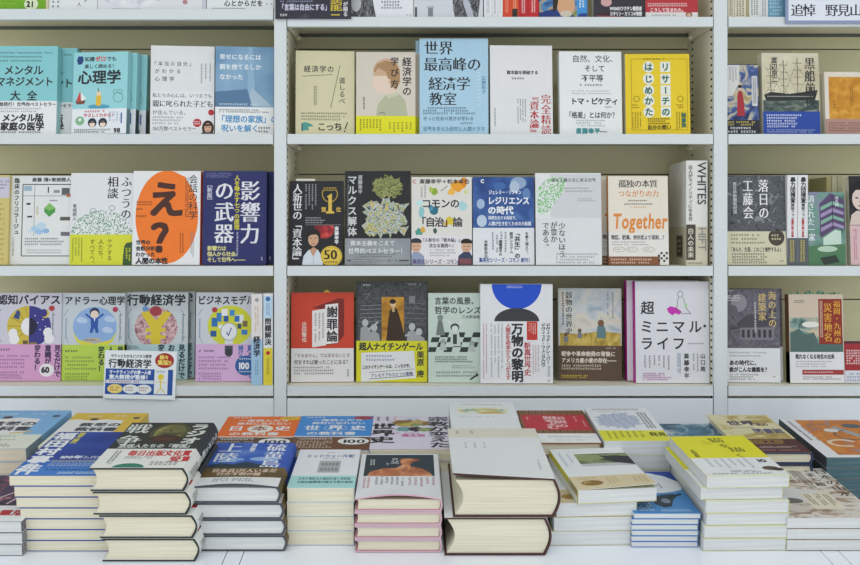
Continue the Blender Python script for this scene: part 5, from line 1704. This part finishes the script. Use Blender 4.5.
pile('paperback_book', 'white-paged copy of the garden photo book', 'white book with dark garden photo and round brown seal, its cover curling, topping its pile', 545.5, 489, 444, [549, 552, 553.5, 571], 630, group='garden photo books in the front row', ds=[0, 0, 2, 0], yaws=[1, 1.5, 2.5, 5.5], design=d, cover='#dfe3e6', obi=(103, '#d3c6a4', ob), pages=PG_WHITE, inner='#cfc83a', spine_col='#dfe0d8',
     topkw=dict(spine='L', spine_col='#d3cb3e', spine_design=((0, 0, 100, 147), lambda c: c.rect(0, 0, 55, 147, '#dcdcd2')), lift=lambda fx, fz: .006 * max(0, 1 - fz / .5) ** 1.5 * max(0, min(1, 1 - fx))))

def d(c):
    c.rect(0, 0, 100, 147, '#4f8cc9'); c.ell(50, 22, 75, 58, '#dfe4ee'); c.poly([(36, 0), (100, 0), (100, 38), (84, 18), (62, 6)], '#2c4aa8')
    c.bars(20, 14, 32, 22, 1, '#4a5fa8'); c.bars(44, 38, 76, 62, 2, '#4a5570', fill=.5)
    c.poly([(44, 96), (58, 86), (78, 82), (84, 88), (72, 104), (64, 124), (52, 128), (40, 116)], '#35414f'); c.line(64, 98, 92, 82, 5, '#2c3642'); c.ell(60, 106, 7, 8, '#7f8fa3')
    c.bars(10, 112, 36, 140, 3, '#cfe0f2', fill=.4); c.bars(44, 134, 92, 141, 1, '#cfe0f2', fill=.5)
pile('paperback_book', 'thin copy of the bright blue paperback', 'thin bright blue paperback with white arc and dark figure, on top of its pile', 547.5, 513.5, 470, asp=1.72, pxl=[631.5, 631.5, 632, 631.5, 632, 634], pxr=698, group='thin bright blue paperbacks in the front row', design=d, cover='#4f8cc9', pages=PG_WHITE, inner='#5f94d6', edge='#6f9fdc')

def d(c):
    c.tv('猫', 56, 8, 20, '#6f6c1e', .012, m=True, xs=1.1); c.tv('を', 60, 32, 17, '#6f6c1e', .0); c.tv('描', 70, 46, 19, '#6f6c1e', .012, m=True, xs=1.1); c.tv('く', 66, 70, 15, '#6f6c1e', 0)
    c.tv('多胡吉郎', 12, 54, 7, '#6a6f2c', .01); c.line(36, 20, 44, 26, 1, '#6a6f2c'); c.line(34, 30, 46, 34, 1, '#6a6f2c')
def ob(c):
    c.bars(14, 88, 72, 124, 6, '#9aa0ac', vert=True, fill=.3); c.th('10', 78, 90, 15, INK, .03); c.ell(86, 124, 10, 7, '#5a4a40'); c.ell(94, 128, 8, 5, '#3f3834'); c.bars(34, 130, 74, 137, 1, INK, fill=.7); c.bars(4, 138, 90, 144, 1, GR, fill=.5)
pile('paperback_book', 'white-paged copy of the yellow brush-lettered paperback', 'yellow paperback with brush lettering and white lower band, on top of its pile', 551, 475.5, 436, [702, 703.5, 704.5, 704.5, 698, 703.5], 785.5, group='yellow brush-lettered paperbacks in the front row', ds=[0, 0, 2, 0, 4, 0], yaws=[1, .5, 1.5, 1, 2, 2.5], design=d, cover='#dcd82c', obi=(86, '#dfe2e6', ob), pages=PG_WHITE, spine_col='#cfcf3c')

LAND = art('brown_ink_landscape', [(.3, '#8d7562'), (.42, '#b3a294'), (.52, '#d6d2cd'), (.66, '#cfc9c4'), (.78, '#a89484')], 34, 'noise', 4, 1.0, (1, 1, 2))
def d(c):
    c.rect(0, 34, 100, 147, LAND); c.poly([(0, 70), (30, 62), (60, 70), (70, 96), (40, 104), (0, 110)], '#cfd2d8'); c.ell(22, 100, 14, 8, '#6d6a6c'); c.ell(14, 104, 5, 3, '#2c2c2e')
    c.tv('日本の山水', 92, 4, 15, '#33302e', .012, m=True, sp=1.15, xs=1.1); c.tv('やまと絵', 76, 2, 12, '#33302e', .01, sp=1.2); c.bars(60, 4, 68, 62, 1, '#33302e', vert=True, fill=.8, gaps=False)
    for x in (32, 44, 54):
        c.bars(x, 4, x + 7, 60, 1, '#3c3834', vert=True, fill=.7)
    c.rect(40, 78, 74, 124, '#dcd5c4')
    for x in (43, 54, 64):
        c.bars(x, 81, x + 7, 120, 1, '#4a4440', vert=True, fill=.7)
pile('paperback_book', 'white-paged copy of the ink landscape book', 'book with black calligraphy over a brown ink landscape, on top of the rightmost front pile', 551, 518, 466, [786.5, 787, 787], 880, group='ink landscape books in the front row', design=d, cover='#d5d3ce', pages=PG_WHITE, spine_col='#8a7666')

# ---- back row, left to right
DOODLE = art('pale_doodle_print', [(.3, '#a9b8a4'), (.5, '#dde0d8'), (.7, '#d9d6c4')], 60, 'noise', 3, .8)
def culture(top, ink):
    def d(c):
        c.rect(0, 0, 100, 36, top); c.rect(76, 36, 100, 80, top)
        c.poly([(0, 34), (12, 30), (30, 36), (50, 30), (76, 36), (76, 96), (0, 96)], '#e0e2e4')
        c.th('教養の', 22, 46, 17, '#3f4452', .03, w=56); c.th('教科書', 22, 66, 17, '#3f4452', .03, w=56)
        c.bars(20, 12, 46, 20, 1, '#e6eaee'); c.bars(58, 10, 78, 18, 1, '#e6eaee'); c.ell(34, 30, 6, 5, '#4a3a3a'); c.line(60, 92, 84, 86, 4, '#c9b05a'); c.ell(90, 24, 5, 4, '#3f4a5a')
    def ob(c):
        c.bars(4, 100, 80, 126, 2, '#7f8f74', fill=.4); c.bars(4, 130, 90, 141, 1, '#5f6a5c', fill=.5)
    return d, ob
d, ob = culture('#7fb2e0', INK)
rear_pile('paperback_book', 'cream-paged copy of the light blue culture textbook', 'light blue and white textbook topping the back row pile at the left edge', 410.5, -10, 71.5, 4, s0=182, H=212, dx=[0, -4, 2, 0], group='light blue culture textbooks', design=d, cover='#7fb2e0', obi=(97, '#dbe0d4', ob), pages=PG_WARM)
d, ob = culture('#d8b94a', INK)
rear_pile('paperback_book', 'copy of the mustard-topped textbook behind the deep blue pile', 'mustard yellow and white textbook topping the pile behind the deep blue pile', 413, 77, 148.5, 4, s0=194, group='mustard-topped textbooks', design=d, cover='#d8b94a', obi=(97, '#dbe0d4', ob))
def history(colr, badge, big, extra):
    def d(c):
        c.bars(8, 4, 36, 10, 1, WH, fill=.7); c.ell(86, 9, 14, 8, badge); c.bars(78, 6, 95, 12, 2, '#3c3324', fill=.5, gaps=False)
        c.th('一度読んだら', 18, 14, 11, WH, .01, w=68); c.th('絶対に忘れない', 18, 28, 11, WH, .01, w=72)
        extra(c)
        for ch, x in zip(big, (9, 40, 70)):
            c.th(ch, x, 44, 22, '#e6eaf0' if not (ch == '本') else '#8a5a44', .012)
        c.th('の教科書', 14, 72, 14, WH, .01, w=66)
        c.rect(0, 91, 100, 94, WH)
    def ob(c):
        c.bars(6, 98, 62, 106, 1, '#dfe2e4', fill=.75); c.ell(78, 112, 20, 14, '#e0e2e4'); c.th('100', 62, 102, 20, INK, .03, m=True, w=32)
        c.bars(6, 110, 56, 140, 3, '#cfc6b8', fill=.4)
    return d, ob
d, ob = history('#e0702c', '#e2bf3a', '日本史', lambda c: c.ell(52, 57, 17, 16, '#e6e2dc'))
rear_pile('paperback_book', 'copy of the orange history textbook behind the island landing pile', 'orange history textbook with a white disc and yellow badge, topping a back row pile', 416.5, 228.5, 301.5, 4, s0=196, group='orange history textbooks', design=d, cover='#df6f2c', obi=(95, '#5a4636', ob))
d, ob = history('#3f8cd6', '#a9404a', '世界史', lambda c: (c.ring(51, 56, 15, 14, .8, '#cfe0f0'), c.ring(51, 56, 7, 14, .8, '#cfe0f0')))
rear_pile('paperback_book', 'copy of the blue history textbook behind the naval battle pile', 'sky blue history textbook with a dark red badge, topping a back row pile', 416, 301.8, 374, 4, s0=197, group='blue history textbooks', design=d, cover='#3f8cd6', obi=(95, '#6b4a36', ob))
CROWD = art('colourful_crowd_print', [(.2, '#8a6a3c'), (.4, '#c9b45c'), (.55, '#7d9a5c'), (.7, '#5f6a8a'), (.85, '#b9a06a')], 70, 'cells')
def d(c):
    blob(c, 50, 34, 28, 16, CROWD, 8); blob(c, 42, 62, 12, 10, '#6f9a9c', 9); blob(c, 56, 62, 9, 11, '#3a3644', 10); blob(c, 70, 64, 10, 9, '#8a9a6a', 11); c.bars(42, 10, 64, 17, 1, '#8fb0d0', fill=.7)
    c.tv('宗教が変えた', 86, 4, 23, INK, .02, sp=1.0, xs=1.2); c.tv('世界史', 14, 36, 28, INK, .03, sp=1.05, xs=1.15)
    c.bars(4, 4, 10, 30, 1, INK, vert=True, fill=.7); c.bars(16, 4, 22, 26, 1, INK, vert=True, fill=.7); c.bars(26, 4, 32, 24, 1, '#b0606c', vert=True, fill=.7)
    c.bars(26, 78, 76, 84, 1, '#b06aa0', fill=.7); c.th('現文明', 38, 85, 12, '#c04a8a', .02, w=30)
rear_pile('paperback_book', 'copy of the world religion history paperback behind the pink-edged pile', 'white and lilac religion history paperback with crowd picture, on top of a back row pile', 416, 373.8, 448, 4, s0=197, H=182, group='religion history paperbacks', design=d, cover='#d5d0e2')
TOWN = art('pale_town_print', [(.2, '#c9c25a'), (.4, '#dfe0d4'), (.6, '#a9bf8a'), (.75, '#8fb0b8'), (.9, '#d8c24a')], 60, 'cells')
def d(c):
    c.bars(20, 9, 84, 16, 1, '#7d8a9c', fill=.8, gaps=False); c.rect(12, 26, 88, 60, '#dfe2d6'); blob(c, 50, 44, 35, 12, TOWN, 6); c.poly([(38, 56), (60, 50), (86, 54), (80, 60), (50, 61)], '#c9a94a'); c.bars(14, 72, 84, 78, 1, '#a9aeb4')
rear_pile('paperback_book', 'copy of the white town picture book behind the huge hardcovers', 'white book with a small town picture topping the pile behind the huge hardcovers', 402.5, 448.5, 512.5, 4, s0=236, H=170, group='town picture books', design=d, cover='#dfe4e8', yaws=[0, 0, 0, 0], pages=PG_WHITE)
WAVY = art('brown_wave_lines', [(.3, '#6a4a30'), (.5, '#a5805a'), (.7, '#7a5638')], 28, 'wave', 2, .4, (1, 1, .3))
def d(c):
    c.rect(0, 0, 100, 110, WAVY); c.rect(4, 22, 97, 92, '#b93240'); c.tv('伝説の', 58, 30, 15, '#e0c9c9', .012, sp=1.2, xs=1.3); c.tv('知をよむ', 44, 28, 15, '#e0c9c9', .012, sp=1.0, xs=1.3); c.bars(10, 32, 14, 52, 1, '#e0c9c9', vert=True, fill=.8); c.bars(80, 30, 84, 60, 1, '#e0c9c9', vert=True, fill=.8); c.bars(90, 50, 93, 80, 1, '#e0c9c9', vert=True, fill=.8)
def ob(c):
    c.bars(10, 117, 18, 142, 2, GR, vert=True, fill=.4); c.bars(30, 118, 96, 126, 1, GR, fill=.4); c.bars(40, 132, 92, 140, 1, '#b9bcc2')
rear_pile('hardcover_book', 'copy of the brown wave hardcover behind the garden photo pile', 'brown wave-patterned book with a red title panel, on top of a back row pile', 410.5, 516.5, 582.5, 4, s0=206, H=182, group='brown wave books', hard=True, design=d, cover='#8a6644', obi=(108, WH, ob))
CIRC = art('blue_grey_ripple', [(.3, '#a9b4cc'), (.5, '#cfd6e2'), (.7, '#b3bdd2')], 20, 'wave', 3, .9)
def d(c):
    c.bars(10, 4, 86, 13, 1, INK, fill=.8, gaps=False); c.bars(16, 17, 70, 22, 1, '#8d93a8')
    blob(c, 42, 60, 36, 34, CIRC, 4)
    c.ring(42, 60, 26, 25, .8, '#9aa6c2'); c.ring(42, 60, 14, 13, .8, '#9aa6c2'); c.line(36, 64, 56, 50, 1.2, '#8a92aa')
    c.bars(78, 22, 94, 98, 2, INK, vert=True, fill=.6, gaps=False)
def ob(c):
    for x in range(6):
        c.bars(10 + x * 10, 108, 16 + x * 10, 140, 1, '#6f6f20', vert=True, fill=.5)
    c.th('発見', 74, 112, 17, '#55551c', .02, w=26)
rear_pile('paperback_book', 'white-paged copy of the ripple-circle paperback', 'white paperback with blue-grey ripple circle and yellow-green band, on top of a back row pile', 407.8, 584.3, 645, 4, s0=200, H=188, group='ripple-circle paperbacks', design=d, cover='#dfe3e9', obi=(104, '#d9d93c', ob), pages=PG_WHITE)
TEAL = art('dark_teal_picture', [(.3, '#2c4a62'), (.5, '#4f7d96'), (.65, '#c3ccd2'), (.8, '#3a5f7c')], 30, 'noise', 4, 1.0)
def d(c):
    c.rect(4, 4, 96, 120, TEAL); c.bars(10, 6, 30, 54, 3, '#3a3f4c', vert=True, fill=.6)
rear_pile('paperback_book', 'copy of the low teal picture book', 'low dark teal picture book topping the pile between the ripple-circle and map piles', 423, 656, 712, 3, s0=205, H=180, group='teal picture books', design=d, cover='#cdd5dc', pages=PG_WHITE)
MAPM = art('old_world_map', [(.3, '#a08a4c'), (.46, '#b9a76a'), (.52, '#d3cda6'), (.7, '#d9d3b2')], 20, 'noise', 4, .6)
def d(c):
    c.rect(4, 4, 96, 98, MAPM); c.th('世界', 20, 26, 20, '#3f3a5a', .03, w=44); c.th('史の', 64, 34, 13, '#4a4560', .02, w=20); c.th('図書館', 48, 58, 19, '#5a5a78', .02, w=48); c.bars(18, 52, 60, 58, 1, '#7d7858')
def ob(c):
    c.bars(6, 100, 88, 118, 2, '#b9a24a', fill=.55); c.bars(30, 124, 94, 132, 1, '#cfbcb4', fill=.5); c.bars(20, 136, 94, 142, 1, '#a98a8a', fill=.5)
rear_pile('hardcover_book', 'copy of the old map hardcover', 'beige old-map hardcover with maroon lower band, on top of a back row pile', 414.8, 706, 768, 4, s0=190, H=208, group='old map hardcovers', hard=True, rnd=.003, edge='#2f3a5c', design=d, cover='#d3cda6', obi=(98, '#4f2a30', ob), inner='#2f3a5c', back_col='#2f3a5c', spine_col='#d3cda6')
ORNA = art('orange_ornament_print', [(.25, '#7a6a5c'), (.4, '#d08a3c'), (.55, '#c2702c'), (.66, '#8d929a'), (.8, '#e0a850')], 17, 'noise', 3, 2.6)
def d(c):
    c.rect(17, 6, 97, 138, ORNA); c.ell(78, 30, 12, 9, '#5d6670'); c.line(54, 34, 84, 96, 9, '#9aa6b4'); c.ring(40, 96, 18, 14, 5, '#d8c9b0', 20, 300); c.ring(66, 66, 24, 20, 3, '#7a5a48', 100, 330); c.ring(36, 34, 14, 12, 3, '#8d7a6a', 0, 250); c.ell(60, 118, 10, 6, '#a9b0b6'); c.ell(46, 48, 9, 7, '#d5d8da'); c.poly([(84, 96), (100, 90), (100, 136), (70, 128)], '#c9782c'); c.poly([(90, 124), (100, 120), (100, 136), (88, 136)], '#3f6f66')
    c.bars(5, 10, 11, 90, 1, '#4a4f6a', vert=True, fill=.7); c.bars(14, 30, 18, 110, 1, '#8a6a6a', vert=True, fill=.6)
r = rear_pile('paperback_book', 'copy of the orange ornament book', 'white-bordered book with orange swirling ornament at the right edge, on top of its pile', 418.8, 779, 858, 4, s0=186, H=210, group='orange ornament books', design=d, cover='#dde0e6', pages=paper('teal_page_edges', '#3c5660', '#5d7a82'), spine='L', spine_col='#454f57', back_col='#3f4a52', edge='#3f4a52')
for o in (_fo,):
    bpy.data.objects.remove(o, do_unlink=True)
bpy.data.curves.remove(_fc)
